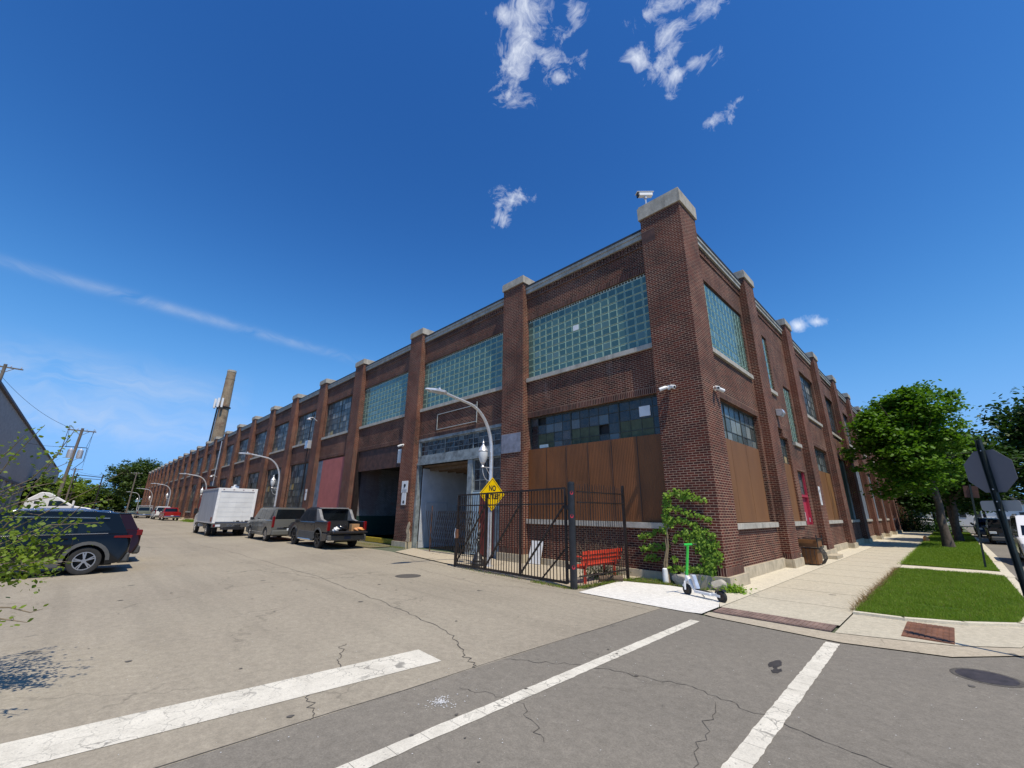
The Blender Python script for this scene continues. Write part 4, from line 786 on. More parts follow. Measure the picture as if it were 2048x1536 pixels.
# planter
t=thing('planter','brown wooden planter box in a curved black iron frame beside the crimson door','planter',(.30,8.55,0))
b=MB(); b.box(-.02,.5,8.2,8.95,.06,.62); b.build('box','ply',t,bevel=.01); b=MB(); b.box(-.06,.56,8.14,9.02,.68,.95); b.build('upper_box','ply',t,bevel=.01)
b=MB()
for z in (.66,.97): 
    b.bar((.58,8.1,z),(.58,9.05,z),.03); b.bar((-.08,8.1,z),(.58,8.1,z),.03); b.bar((-.08,9.05,z),(.58,9.05,z),.03)
for x,y in ((.58,8.1),(.58,9.05),(-.08,8.1)): b.bar((x,y,.62),(x,y,1.12),.03)
for i in range(8):
    y=8.2+i*.105; b.tube([(.54,y,.66),(.66,y,.45),(.68,y,.25),(.56,y,.05)],.009,6)
for i in range(4): x=.02+i*.14; b.tube([(x,8.12,.66),(x,8.04,.4),(x,8.1,.05)],.009,6)
b.build('iron_frame','black',t)
# stones by the pier
def rock(name,x,y,sx,sy,sz,seed,mat,lab):
    r=np.random.RandomState(seed); bm=bmesh.new(); bmesh.ops.create_icosphere(bm,subdivisions=3,radius=1)
    pl=r.normal(size=(9,3)); pl/=np.linalg.norm(pl,axis=1)[:,None]
    for v in bm.verts:
        c=np.array(v.co); 
        for q in pl:
            d_=c@q
            if d_>.72: c=c-q*(d_-.72)
        v.co=Vector(c)*(1+r.uniform(-.02,.02)); v.co.x*=sx; v.co.y*=sy; v.co.z=v.co.z*sz+sz*.75
    me=bpy.data.meshes.new(name); bm.to_mesh(me); bm.free(); me.materials.append(M[mat]); o=bpy.data.objects.new(name,me); COL.objects.link(o); o.location=(x,y,0); return tag(o,lab,'stone')
rock('boulder',-.10,-.36,.21,.17,.17,2,'stone','pale angular stone block at the foot of the corner pier'); rock('boulder',-1.08,-.26,.34,.14,.19,5,'stone','flat pale stone under the ivy left of the scooter'); b=MB(); b.lathe([(.085,0),(.08,.2),(.07,.36),(.05,.38)],(-1.62,-.16,0),12); tag(b.build('painted_stump','white',org=(-1.62,-.16,0),smooth=True),'short white painted stump at the foot of the ivy trunk','stump')
b=MB(); b.tube([(-2.95,-1.5,.09),(-2.75,-1.25,.1),(-2.5,-1.0,.09)],[.07,.085,.08],10); tag(b.build('log','wood',org=(-2.75,-1.3,0)),'short cut log lying at the foot of the picket fence','log')
# ------------------------------------------------------------------ scooter
M['limegreen']=plain('scooter_green',(.03,.55,.06),.3,0,.05,coat=.5,bump=0); M['rubber']=plain('rubber',(.018,.018,.018),.75)
t=thing('electric_scooter','white and green electric scooter parked on the white slab by the corner','scooter',(-.42,-1.52,0)); 
Fw=Vector((-.42,-1.52,0)); Rw=Vector((.50,-1.86,0)); dr=(Fw-Rw).normalized(); sd=Vector((-dr.y,dr.x,0)); upv=Vector((0,0,1))
def wheel_s(c,r,w,name):
    b=MB(); pr=[(r*.62,-w*.8),(r*.8,-w),(r*.97,-w*.6),(r,0),(r*.97,w*.6),(r*.8,w),(r*.62,w*.8)]; n=24; V=[]
    for rr,ww in pr:
        for k_ in range(n): a=2*math.pi*k_/n; V.append(c+dr*rr*math.cos(a)+upv*(r+rr*math.sin(a))+sd*ww)
    F=[]
    for i in range(len(pr)-1):
        for k_ in range(n): F.append((i*n+k_,i*n+(k_+1)%n,(i+1)*n+(k_+1)%n,(i+1)*n+k_))
    b.poly(V,F); w_=b.build(name,'rubber',t,smooth=True)
    b=MB(); b.cyl(c+upv*r-sd*w*.75,c+upv*r+sd*w*.75,r*.62,n=20); b.build('hub','darkpaint',w_)
wheel_s(Fw,.125,.035,'front_wheel'); wheel_s(Rw,.125,.04,'rear_wheel')
st0=Fw-dr*.03+upv*.42; st1=Fw-dr*.16+upv*1.13
b=MB(); b.tube([st0,st1],[.034,.03],14); b.build('stem','limegreen',t,smooth=True)
b=MB(); b.tube([Fw+upv*.125+sd*.06,Fw+upv*.3+sd*.05,st0-upv*.08],.025,10); b.tube([Fw+upv*.125-sd*.06,Fw+upv*.3-sd*.05,st0-upv*.08],.025,10); b.tube([st0-upv*.1,st0+upv*.03],[.055,.038],12); b.build('fork','white',t,smooth=True)
b=MB(); b.prism([(.0,.0),(.10,.12),(.07,.16),(-.05,.03)],lambda u,v,w:Fw+dr*(.06-u)+upv*(.17+v)+sd*w,-.035,.035); b.build('front_fender','white',t)
b=MB(); hb=st1+upv*.02; b.tube([hb-sd*.13-dr*.0,hb,hb+sd*.13],.027,10); b.build('handlebar','limegreen',t,smooth=True)
for s in (1,-1):
    b=MB(); b.tube([hb+sd*.13*s,hb+sd*.26*s-dr*.03],.018,10); b.build('grip','rubber',t)
    b=MB(); b.tube([hb+sd*.14*s+dr*.03,hb+sd*.22*s+dr*.06],.006,6); b.build('brake_lever','black',t)
b=MB(); b.tube([st0-upv*.02-dr*.02,Fw-dr*.12+upv*.32,Fw-dr*.20+upv*.20,Fw-dr*.28+upv*.145],[.045,.055,.05,.045],12); b.build('neck','white',t,smooth=True)
b=MB(); b.prism([(-.07,.26),(-.085,.72),(-.05,.78),(.05,.78),(.085,.72),(.07,.26)],lambda u,v,w:Fw-dr*v+sd*u+upv*w,.10,.165); b.build('deck','white',t,bevel=.012)
b=MB(); b.box(0,1,0,1,0,1); b.v=[tuple(Fw-dr*(.30+.42*x)+sd*(-.06+.12*y)+upv*(.167+.004*z)) for x,y,z in b.v]; b.build('foot_grip','rubber',t)
b=MB(); b.box(0,1,0,1,0,1); b.v=[tuple(Fw-dr*(.17+.10*x+.10*(1-z))+sd*(-.055+.11*y)+upv*(.18+.30*z)) for x,y,z in b.v]; b.build('battery_cover','galv',t,bevel=.015)
b=MB(); b.bar(Fw-dr*.76+upv*.15+sd*.05,Rw+upv*.13+sd*.055,.02,.05); b.bar(Fw-dr*.76+upv*.15-sd*.05,Rw+upv*.13-sd*.055,.02,.05); b.build('rear_stay','white',t)
b=MB()
for i in range(7):
    a0_=.35+i*.28; a1_=a0_+.28; p=lambda a,s:Rw+dr*.155*math.cos(a)+upv*(.125+.155*math.sin(a))+sd*s
    b.face([p(a0_,-.05),p(a0_,.05),p(a1_,.05),p(a1_,-.05)]); b.face([p(a0_,-.05)*1,p(a0_,.05),p(a0_,.05)+upv*.004,p(a0_,-.05)+upv*.004])
b.build('rear_fender','black',t)
b=MB(); b.tube([Fw-dr*.42+upv*.10,Fw-dr*.40-sd*.12+upv*.005],.01,8); b.build('kickstand','black',t); b=MB(); b.tube([st0+dr*.03+upv*.08,st0+dr*.045+upv*.08],[.028,.02],12); b.build('headlight','lens',t)
b=MB(); b.tube([hb+dr*.04,st0+dr*.07+upv*.35,st0+dr*.04,Fw+dr*.02+upv*.2],.005,6); b.build('cable','black',t)
# ------------------------------------------------------------------ vehicles
def carpaint(name,base,rough=.14,metal=.0,dirt=.06):
    k=NT(name); p=k.pos(); f=k.noise(p,2.5,6,.65); setb(k.b,base,rough,metal,.3,.1); z=k.n('ShaderNodeSeparateXYZ'); k.l(p,z.inputs[0])
    d=k.math('MULTIPLY',k.maprange(z.outputs[2],.35,.95,1,.15),k.maprange(f,.3,.8,.01,dirt)); c=k.mix(d,base,(.22,.19,.15)); k.l(c,k.b.inputs['Base Color']); k.l(k.math('ADD',k.math('MULTIPLY',d,.5),rough),k.b.inputs['Roughness']); return k.m
for n,c in dict(c_navy=(.003,.004,.006),c_char=(.020,.020,.024),c_grey=(.115,.115,.105),c_red=(.28,.012,.012),c_white=(.72,.72,.72),c_green=(.16,.18,.15),c_silver=(.42,.43,.45),c_dkred=(.018,.004,.006),c_blue=(.03,.045,.09),c_beige=(.34,.31,.24),c_black=(.012,.012,.014)).items(): M[n]=carpaint(n,c)
M['sailgrey']=plain('light_grey_trim',(.20,.20,.20),.5); M['cladding']=plain('grey_plastic_cladding',(.075,.075,.072),.65,0,.15); M['carglass']=plain('car_glass',(.006,.008,.010),.06,0,.1,bump=0,spec=.45); M['taillens']=plain('tail_lamp_red',(.15,.005,.007),.12,0,.15,bump=0); M['chrome']=plain('chrome',(.7,.7,.72),.12,1,.05,bump=0); M['rim']=plain('wheel_rim',(.45,.45,.47),.28,.85,.1); M['darkrim']=plain('dark_wheel_rim',(.05,.05,.055),.35,.6,.2)
M['plate']=plain('number_plate',(.62,.65,.68),.4,0,.1); M['tire']=plain('tyre_rubber',(.022,.021,.02),.8,0,.3,12); M['under']=plain('underbody',(.012,.012,.012),.9); M['bedliner']=plain('bed_liner',(.015,.015,.016),.8)
def wheel(t,cx,cy,r,w,side,rim='rim',spokes=6,rr=.66,fine=True):
    b=MB(); n=28; pr=[(r*rr,-w/2+.015),(r*.85,-w/2),(r*.96,-w/2+.01),(r,-w/2+.04),(r,w/2-.04),(r*.96,w/2-.01),(r*.85,w/2),(r*rr,w/2-.015)]; V=[]
    for q,yy in pr:
        for k_ in range(n): a=2*math.pi*k_/n; V.append((cx+q*math.cos(a),cy+yy,r+q*math.sin(a)))
    b.poly(V,[(i*n+k_,i*n+(k_+1)%n,(i+1)*n+(k_+1)%n,(i+1)*n+k_) for i in range(len(pr)-1) for k_ in range(n)])
    w_=b.build('wheel','tire',t,smooth=True); f=cy+side*(w/2-.03)
    b=MB(); b.cyl((cx,cy+side*(w/2-.10),r),(cx,cy+side*(w/2-.09),r),r*rr,n=28); b.build('rim_back','under',w_)
    b=MB(); V=[]
    for q,yy in ((r*rr,.0),(r*rr,.02),(r*(rr-.06),.02),(r*(rr-.07),-.03)):
        for k_ in range(n): a=2*math.pi*k_/n; V.append((cx+q*math.cos(a),f+side*yy,r+q*math.sin(a)))
    b.poly(V,[(i*n+k_,i*n+(k_+1)%n,(i+1)*n+(k_+1)%n,(i+1)*n+k_) for i in range(3) for k_ in range(n)])
    for s in range(spokes):
        a=2*math.pi*s/spokes+.2
        for da in ((-.13,.13) if fine else (0,)):
            b.bar((cx+.04*math.cos(a),f+side*.005,r+.04*math.sin(a)),(cx+r*(rr-.03)*math.cos(a+da),f+side*.002,r+r*(rr-.03)*math.sin(a+da)),.035,.03)
    b.cyl((cx,f-side*.03,r),(cx,f+side*.02,r),.055,n=14); b.build('rim',rim,w_)
def arch(ax,r,z0,n=9):
    "points of a wheel arch from rear to front going along the sill"
    R=r+.07; out=[]
    for i in range(n+1):
        a=math.pi*i/n; x=ax-R*math.cos(a); z=r+R*math.sin(a)*1.0
        if i in(0,n): z=z0
        out.append((x,max(z,z0)))
    return out
def vehicle(name,label,loc,rz,p,group=None,cat=None):
    t=thing(name,label,cat or name.replace('_',' '),loc,rz,group); ORG[t.name]=Vector((0,0,0))
    L,W_,H=p['L'],p['W'],p['H']; fa,ra=p['fa'],p['ra']; r=p['r']; z0=p.get('z0',.28); paint=p['paint']; hw=W_/2
    top=p['top'] # front bottom .. over hood/belt .. rear bottom  (x,z)
    prof=list(top)+[(x,z) for x,z in arch(ra,r,z0)]+[(x,z) for x,z in arch(fa,r,z0)]
    b=MB(); n=len(prof); cxm=0; secs=[]
    for y,dx,dz in ((-hw+.0,.045,.05),(-hw+.035,.015,.018),(-hw+.10,0,0),(hw-.10,0,0),(hw-.035,.015,.018),(hw,.045,.05)):
        secs.append([(x-dx*(1 if x>0 else -1) if abs(x)>L/2-.35 else x, y, z-dz if z>.62 and i<len(top) else z) for i,(x,z) in enumerate(prof)])
    V=sum(secs,[]); F=[(k_*n+i,k_*n+(i+1)%n,(k_+1)*n+(i+1)%n,(k_+1)*n+i) for k_ in range(5) for i in range(n)]+[tuple(range(n))[::-1],tuple(range(5*n,6*n))]
    b.poly(V,F); body=b.build('body',paint,t,smooth=True)
    # greenhouse
    g=p['glass']; yb,yt=hw-p.get('inb',.07),hw-p.get('int',.22); zb=g[0][1]
    hwf=lambda z:yb+(yt-yb)*max(0,(z-zb))/(H-zb)
    b=MB(); n=len(g); V=[(x,-hwf(z),z) for x,z in g]+[(x,-hwf(z)+.05,z+(.02 if z>H-.12 else 0)) for x,z in g]+[(x,hwf(z)-.05,z+(.02 if z>H-.12 else 0)) for x,z in g]+[(x,hwf(z),z) for x,z in g]
    b.poly(V,[(k_*n+i,k_*n+(i+1)%n,(k_+1)*n+(i+1)%n,(k_+1)*n+i) for k_ in range(3) for i in range(n)]+[tuple(range(n))[::-1],tuple(range(3*n,4*n))]); b.build('cabin',p.get('cabpaint',paint),t,smooth=True)
    for w in p['side']:
        for s in (1,-1):
            b=MB(); P_=[(x,s*(hwf(z)+.006),z) for x,z in w]; Q=[(x,s*(hwf(z)-.01),z) for x,z in w]; m=len(w)
            b.poly(P_+Q,[tuple(range(m))]+[(i,(i+1)%m,m+(i+1)%m,m+i) for i in range(m)]); b.build('side_window','carglass',t)
    def endwin(a,c,nm,off,m=.10):
        (x0,zl),(x1,zh)=a,c; b=MB(); d=Vector((x1-x0,zh-zl)); nrm=Vector((d.y,-d.x)).normalized()*off
        def pt(f,y): x=x0+d.x*f; z=zl+d.y*f; return (x+nrm.x,y*(hwf(z)-m),z+nrm.y)
        b.face([pt(.10,-1),pt(.10,1),pt(.93,1),pt(.93,-1)]); 
        b.face([tuple(Vector(q)-Vector((nrm.x,0,nrm.y))*2) for q in (pt(.10,-1),pt(.10,1),pt(.93,1),pt(.93,-1))]); b.build(nm,'carglass',t,recalc=False)
    endwin(g[0],g[1],'windshield',.008); endwin(g[-1],g[-2],'rear_window',-.008,p.get('rwm',.10))
    for ax in (fa,ra):
        for s in (1,-1): wheel(t,ax,s*(hw-.14),r,.24,s,p.get('rim','rim'),p.get('spokes',6))
    b=MB(); b.box(-L/2+.3,L/2-.3,-hw+.28,hw-.28,z0-.05,.75); b.build('underbody','under',t)
    if p.get('flare'):
        for ax in (fa,ra):
            for s in (1,-1):
                b=MB(); A=[(ax-(r+.07+q)*math.cos(a),r+(r+.07+q)*math.sin(a)) for q in (0,) for a in [math.pi*i/12 for i in range(13)]]; B=[(ax-(r+.16)*math.cos(a),r+(r+.16)*math.sin(a)) for a in [math.pi*i/12 for i in range(13)]]
                for i in range(12): b.poly([(A[i][0],s*(hw-.02),A[i][1]),(A[i+1][0],s*(hw-.02),A[i+1][1]),(B[i+1][0],s*(hw-.02),B[i+1][1]),(B[i][0],s*(hw-.02),B[i][1]),(A[i][0],s*(hw+.022),A[i][1]),(A[i+1][0],s*(hw+.022),A[i+1][1]),(B[i+1][0],s*(hw+.012),B[i+1][1]),(B[i][0],s*(hw+.012),B[i][1])],[(0,1,2,3),(4,7,6,5),(0,4,5,1),(1,5,6,2),(2,6,7,3),(3,7,4,0)])
                b.build('wheel_arch_trim','cladding',t)
    if p.get('sill',True):
        for s in (1,-1):
            b=MB(); b.box(ra+r+.12,fa-r-.12,s*(hw-.06),s*(hw+.015),z0-.03,z0+.16); b.build('side_sill',p.get('sillm','cladding'),t,bevel=.02)
    # lamps, bumper, plate, mirrors, handles
    tz=p.get('tail',(.85,1.15)); tx=p.get('tailx',-L/2); ty=p.get('tailw',.16)
    for s in (1,-1):
        b=MB(); b.box(tx-.012,tx+.16,s*(hw-ty),s*(hw+.006),tz[0],tz[1]); b.build('tail_light','taillens',t,bevel=.02)
        b=MB(); b.box(L/2-.2,L/2+.005,s*(hw-.38),s*(hw-.03),p.get('headz',.72),p.get('headz',.72)+.16); b.build('headlight','lens',t,bevel=.02)
        mx=p['mirror']; b=MB(); b.box(mx[0]-.08,mx[0]+.08,s*(hw+.05),s*(hw+.24),mx[1],mx[1]+.17); b.bar((mx[0],s*(hw-.05),mx[1]+.04),(mx[0],s*(hw+.08),mx[1]+.05),.05); b.build('mirror',p.get('mirm','black'),t,bevel=.02)
        for hx in p.get('handles',()):
            b=MB(); b.box(hx[0]-.09,hx[0]+.09,s*(hw-.03),s*(hw+.025),hx[1],hx[1]+.035); b.build('door_handle',p.get('hm',paint),t)
        for dx_ in p.get('seams',()):
            b=MB(); b.box(dx_-.006,dx_+.006,s*(hw-.05),s*(hw+.002),z0+.15,zb-.03); b.build('door_seam','under',t)
    bm=p.get('bumper','cladding')
    b=MB(); b.box(-L/2-.06,-L/2+.18,-hw+.04,hw-.04,z0+.02,z0+.30); b.build('rear_bumper',bm,t,bevel=.05); b=MB(); b.box(L/2-.18,L/2+.06,-hw+.04,hw-.04,z0,z0+.28); b.build('front_bumper',bm,t,bevel=.05)
    pz=p.get('platez',.72); px_=p.get('platex',-L/2-.02); b=MB(); b.box(px_-.01,px_,-.16,.16,pz,pz+.15); b.build('number_plate',p.get('platem','plate'),t)
    b=MB(); b.box(L/2+.0,L/2+.012,-hw+.45,hw-.45,.55,.78); b.build('grille','black',t)
    if p.get('rails'):
        for s in (1,-1):
            b=MB(); x0,x1=p['rails']; b.tube([(x0,s*(yt-.06),H),(x0-.1,s*(yt-.06),H+.05),(x1+.1,s*(yt-.06),H+.05),(x1,s*(yt-.06),H)],.018,8); b.build('roof_rail',p.get('railm','chrome'),t,smooth=True)
    return t
def suv(L=4.7,W=1.84,H=1.70,paint='c_navy',r=.36,**k):
    h=L/2; d=dict(L=L,W=W,H=H,fa=h-.95,ra=-h+.92,r=r,z0=.26,paint=paint,top=[(h-.05,.30),(h,.5),(h-.03,.75),(h-.25,.98),(h-1.0,1.08),(h-1.15,1.10),(-h+.4,1.12),(-h+.12,1.10),(-h,.95),(-h-.0,.60),(-h+.06,.42),(-h+.14,.30)],
        glass=[(h-1.05,1.07),(h-1.85,H-.06),(h-2.2,H),(-h+1.0,H),(-h+.42,H-.06),(-h+.12,1.10)],
        side=[[(h-1.3,1.12),(h-1.95,H-.14),(h-2.35,H-.10),(h-2.45,1.12)],[(h-2.53,1.12),(h-2.43,H-.10),(-h+1.35,H-.11),(-h+1.30,1.13)],[(-h+1.22,1.13),(-h+1.27,H-.11),(-h+.85,H-.15),(-h+.50,1.20)]],
        tail=(.90,1.10),tailw=.30,mirror=(h-1.45,1.08),handles=[(h-2.3,.98),(h-3.25,.98)],seams=[(h-2.49),(h-1.25),(h-3.45)],flare=True,rails=(h-2.0,-h+.9),spokes=5)
    d.update(k); return d
V1=vehicle('parked_suv','dark navy parked SUV nearest the camera on the left, seen from its side',(-14.34,-13.42,0),-math.pi/2,suv(L=4.72,paint='c_navy',H=1.73,r=.375,headz=.8,tailw=.03,tail=(.98,1.06)),'vehicles parked on the left side',cat='car')
b=MB(); b.prism([(0,0),(.42,.02),(.40,.07),(.05,.08)],lambda u,v,w:(-2.36+u,w,.98+v),.905,.93); b.build('side_tail_light','taillens',V1)
b=MB(); b.prism([(0,0),(.42,.02),(.40,.07),(.05,.08)],lambda u,v,w:(-2.36+u,-w,.98+v),.905,.93); b.build('side_tail_light','taillens',V1)
b=MB(); b.box(-2.4,-1.9,-.72,.72,1.66,1.69); b.build('roof_spoiler','c_navy',V1,bevel=.012)
for s in (1,-1):
    b=MB(); b.bar((-1.75,s*.795,1.55),(.35,s*.795,1.60),.02,.02); b.bar((-1.8,s*.862,1.12),(1.0,s*.862,1.10),.018,.016); b.build('belt_trim_roof_glint','chrome',V1)  # upper chrome bar stands for the roof line highlight, lower is belt trim
b=MB(); b.box(-1.0,1.0,.93,.945,.38,.42); b.build('sill_trim','chrome',V1)
vehicle('parked_suv','dark red SUV mostly hidden behind the navy SUV',(-17.3,-12.95,0),-math.pi/2,suv(paint='c_dkred',H=1.68),'vehicles parked on the left side',cat='car')
vehicle('parked_suv','black SUV parked farther back behind the dark red SUV',(-24.5,-13.6,0),-math.pi/2,suv(paint='c_black',H=1.74),'vehicles parked on the left side',cat='car')
vehicle('parked_car','silver parked sedan at the far left end of the street',(-96,-11.2,0),math.pi*.9,dict(L=4.7,W=1.8,H=1.45,fa=1.4,ra=-1.35,r=.32,paint='c_silver',top=[(2.3,.3),(2.35,.5),(2.25,.7),(1.4,.86),(1.0,.92),(-1.5,.96),(-2.2,.94),(-2.35,.7),(-2.3,.3)],glass=[(1.1,.9),(.3,1.38),(0,1.45),(-.8,1.45),(-1.2,1.38),(-1.85,.94)],side=[[(.85,.95),(.25,1.33),(-.1,1.38),(-.15,.95)],[(-.22,.95),(-.2,1.38),(-.9,1.36),(-1.4,.98)]],mirror=(.85,.93),tail=(.7,.88),sill=False),'vehicles parked on the left side',cat='car')
vehicle('parked_car','white sedan beside the silver sedan at the far end',(-101,-13.4,0),math.pi*.95,dict(L=4.7,W=1.8,H=1.45,fa=1.4,ra=-1.35,r=.32,paint='c_white',top=[(2.3,.3),(2.35,.5),(2.25,.7),(1.4,.86),(1.0,.92),(-1.5,.96),(-2.2,.94),(-2.35,.7),(-2.3,.3)],glass=[(1.1,.9),(.3,1.38),(0,1.45),(-.8,1.45),(-1.2,1.38),(-1.85,.94)],side=[[(.85,.95),(.25,1.33),(-.1,1.38),(-.15,.95)],[(-.22,.95),(-.2,1.38),(-.9,1.36),(-1.4,.98)]],mirror=(.85,.93),tail=(.7,.88),sill=False),'vehicles parked on the left side',cat='car')
# --- grey estate
def bigsuv(paint,L=5.55,W=2.0,H=1.92,**k):
    h=L/2; d=dict(L=L,W=W,H=H,fa=h-1.02,ra=-h+1.18,r=.39,z0=.36,paint=paint,top=[(h-.03,.42),(h,.7),(h-.05,1.0),(h-.25,1.14),(h-1.2,1.22),(h-1.35,1.24),(-h+.15,1.24),(-h+.02,1.2),(-h,.8),(-h+.03,.55),(-h+.08,.42)],
        glass=[(h-1.28,1.22),(h-1.95,H-.07),(h-2.25,H),(-h+.45,H),(-h+.20,H-.05),(-h+.05,1.22)],
        side=[[(h-1.6,1.27),(h-2.05,H-.15),(h-2.5,H-.11),(h-2.58,1.27)],[(h-2.68,1.27),(h-2.62,H-.11),(h-3.5,H-.11),(h-3.55,1.27)],[(h-3.66,1.27),(h-3.62,H-.11),(-h+.5,H-.13),(-h+.42,1.27)]],
        inb=.06,tail=(.82,1.45),tailw=.12,mirror=(h-1.7,1.18),handles=[(h-2.4,1.08),(h-3.4,1.08)],seams=[h-1.5,h-2.63,h-3.6],rails=(h-2.3,-h+.6),rwm=.06,railm='black',platez=.62,bumper='c_grey')
    d.update(k); d['int']=k.get('int',.20); return d
V2=vehicle('parked_estate','grey full size SUV parked between the box truck and the black pickup',(-26.6,-3.2,0),math.pi,bigsuv('c_grey',H=1.94,sillm='c_grey'),'vehicles parked along the factory',cat='car')
b=MB(); b.box(-2.80,-2.785,-.70,.70,.78,.83); b.build('chrome_strip','chrome',V2); b=MB(); b.box(-2.80,-2.79,-.08,.08,.86,.93); b.build('emblem','chrome',V2)
# --- black sport pickup with open tailgate
p=bigsuv('c_char',L=5.63,H=1.93,sillm='cladding',cabpaint='c_char',rim='darkrim',spokes=5,r=.42,platem='c_blue')
h=5.63/2; p['top']=[(h-.03,.42),(h,.7),(h-.05,1.0),(h-.25,1.14),(h-1.2,1.24),(h-1.35,1.26),(-h+1.75,1.27),(-h+1.72,.78),(-h+.0,.78),(-h,.7),(-h+.08,.42)]
p['glass']=[(h-1.28,1.24),(h-1.95,1.86),(h-2.25,1.93),(-h+2.0,1.93),(-h+1.9,1.86),(-h+1.78,1.26)]
p['side']=[[(h-1.6,1.29),(h-2.05,1.78),(h-2.5,1.82),(h-2.58,1.29)],[(h-2.68,1.29),(h-2.62,1.82),(h-3.45,1.82),(h-3.55,1.29)]]
p['tailw']=.13; p['tail']=(.86,1.30); p['rails']=(h-2.3,-h+2.1); p['handles']=[(h-2.4,1.08),(h-3.4,1.08)]; p['seams']=[h-1.5,h-2.63,h-3.62]; p['flare']=True; p['bumper']='cladding'; p['platez']=.55
V3=vehicle('pickup_truck','dark grey and black pickup with its tailgate lowered beside the dock opening',(-19.95,-2.62,0),math.pi,p,'vehicles parked along the factory')
b=MB(); b.box(-h+1.74,-h+2.05,-.74,.74,1.90,1.965); b.build('roof_hoop','sailgrey',V3,bevel=.015)
for s in (1,-1):
    b=MB(); b.box(-1.2,1.1,s*.97,s*1.012,.45,.78); b.build('door_cladding','cladding',V3,bevel=.01)
    b=MB(); hw=1.0; b.prism([(-h+.0,.78),(-h,1.30),(-h+1.75,1.30),(-h+1.75,.78)],lambda u,v,w:(u,s*w,v),hw-.12,hw-.01); b.build('bed_side','c_char',V3,bevel=.02)
    b=MB(); b.prism([(-h+.75,1.30),(-h+1.25,1.40),(-h+1.72,1.88),(-h+1.98,1.90),(-h+1.80,1.30)],lambda u,v,w:(u,s*w,v),hw-.25,hw-.10); b.build('sail_panel','sailgrey',V3,bevel=.01)
    b=MB(); b.bar((-h-.02,s*(hw-.02),.42),(-h-.02,s*(hw-.35),.42),.12,.14); b.build('bumper_end','chrome',V3)
b=MB(); b.box(-h+.0,-h+1.74,-.88,.88,.781,.80); b.box(-h+1.70,-h+1.74,-.88,.88,.80,1.26); b.build('bed_floor','bedliner',V3)
b=MB(); b.box(-h-.52,-h-.02,-.85,.85,.76,.83); b.build('tailgate','c_char',V3,bevel=.02); b=MB(); b.box(-h-.50,-h-.05,-.80,.80,.832,.842); b.build('tailgate_liner','bedliner',V3)
b=MB(); b.box(-h-.12,-h+.1,-.98,.98,.42,.66); b.build('step_bumper','cladding',V3,bevel=.03); b=MB(); b.box(-h-.14,-h-.121,-.16,.16,.48,.61); b.build('blue_plate','c_blue',V3)
for s in (1,-1):
    b=MB(); b.tube([(-.9,s*1.02,.38),(.9,s*1.02,.38)],.05,8); b.build('running_board','chrome',V3)
# things in the bed (world position: rear at x=-17.1)
def blob(name,x,y,z,sx,sy,sz,seed,mat,lab,cat,crum=.12):
    r=np.random.RandomState(seed); bm=bmesh.new(); bmesh.ops.create_icosphere(bm,subdivisions=3,radius=1)
    w=r.uniform(2,5,(6,3)); ph=r.uniform(0,6,6)
    for v in bm.verts:
        c=np.array(v.co); d=1+crum*sum(math.sin(float(w[i]@c)*1.6+ph[i]) for i in range(6))/2; v.co=Vector((c[0]*d*sx,c[1]*d*sy,max(c[2]*d*sz,-sz*.8)+sz*.8))
    me=bpy.data.meshes.new(name); bm.to_mesh(me); bm.free(); me.materials.append(M[mat]); me.polygons.foreach_set('use_smooth',[True]*len(me.polygons)); o=bpy.data.objects.new(name,me); COL.objects.link(o); o.location=(x,y,z); return tag(o,lab,cat)
M['bagblack']=plain('black_plastic_bag',(.012,.012,.014),.18,0,.2,9); M['card']=plain('cardboard',(.38,.22,.10),.8,0,.12); M['clothorange']=plain('orange_white_bag',(.65,.28,.10),.6,0,.5,7)
blob('rubbish_bag',-17.5,-2.75,.80,.25,.30,.21,3,'bagblack','shiny black rubbish bag in the pickup bed','bag',.2); blob('carrier_bag',-17.05,-3.22,.845,.12,.13,.11,5,'whiteplastic','small white carrier bag at the left of the open tailgate','bag',.2)
blob('carrier_bag',-17.0,-2.1,.845,.16,.26,.10,9,'clothorange','orange and white crumpled bag on the open tailgate','bag',.2)
b=MB(); b.box(-17.55,-17.25,-2.35,-1.95,.805,1.17); o=b.build('cardboard_box','card',org=(-17.4,-2.15,.805),bevel=.005); tag(o,'brown cardboard box standing in the pickup bed','box')
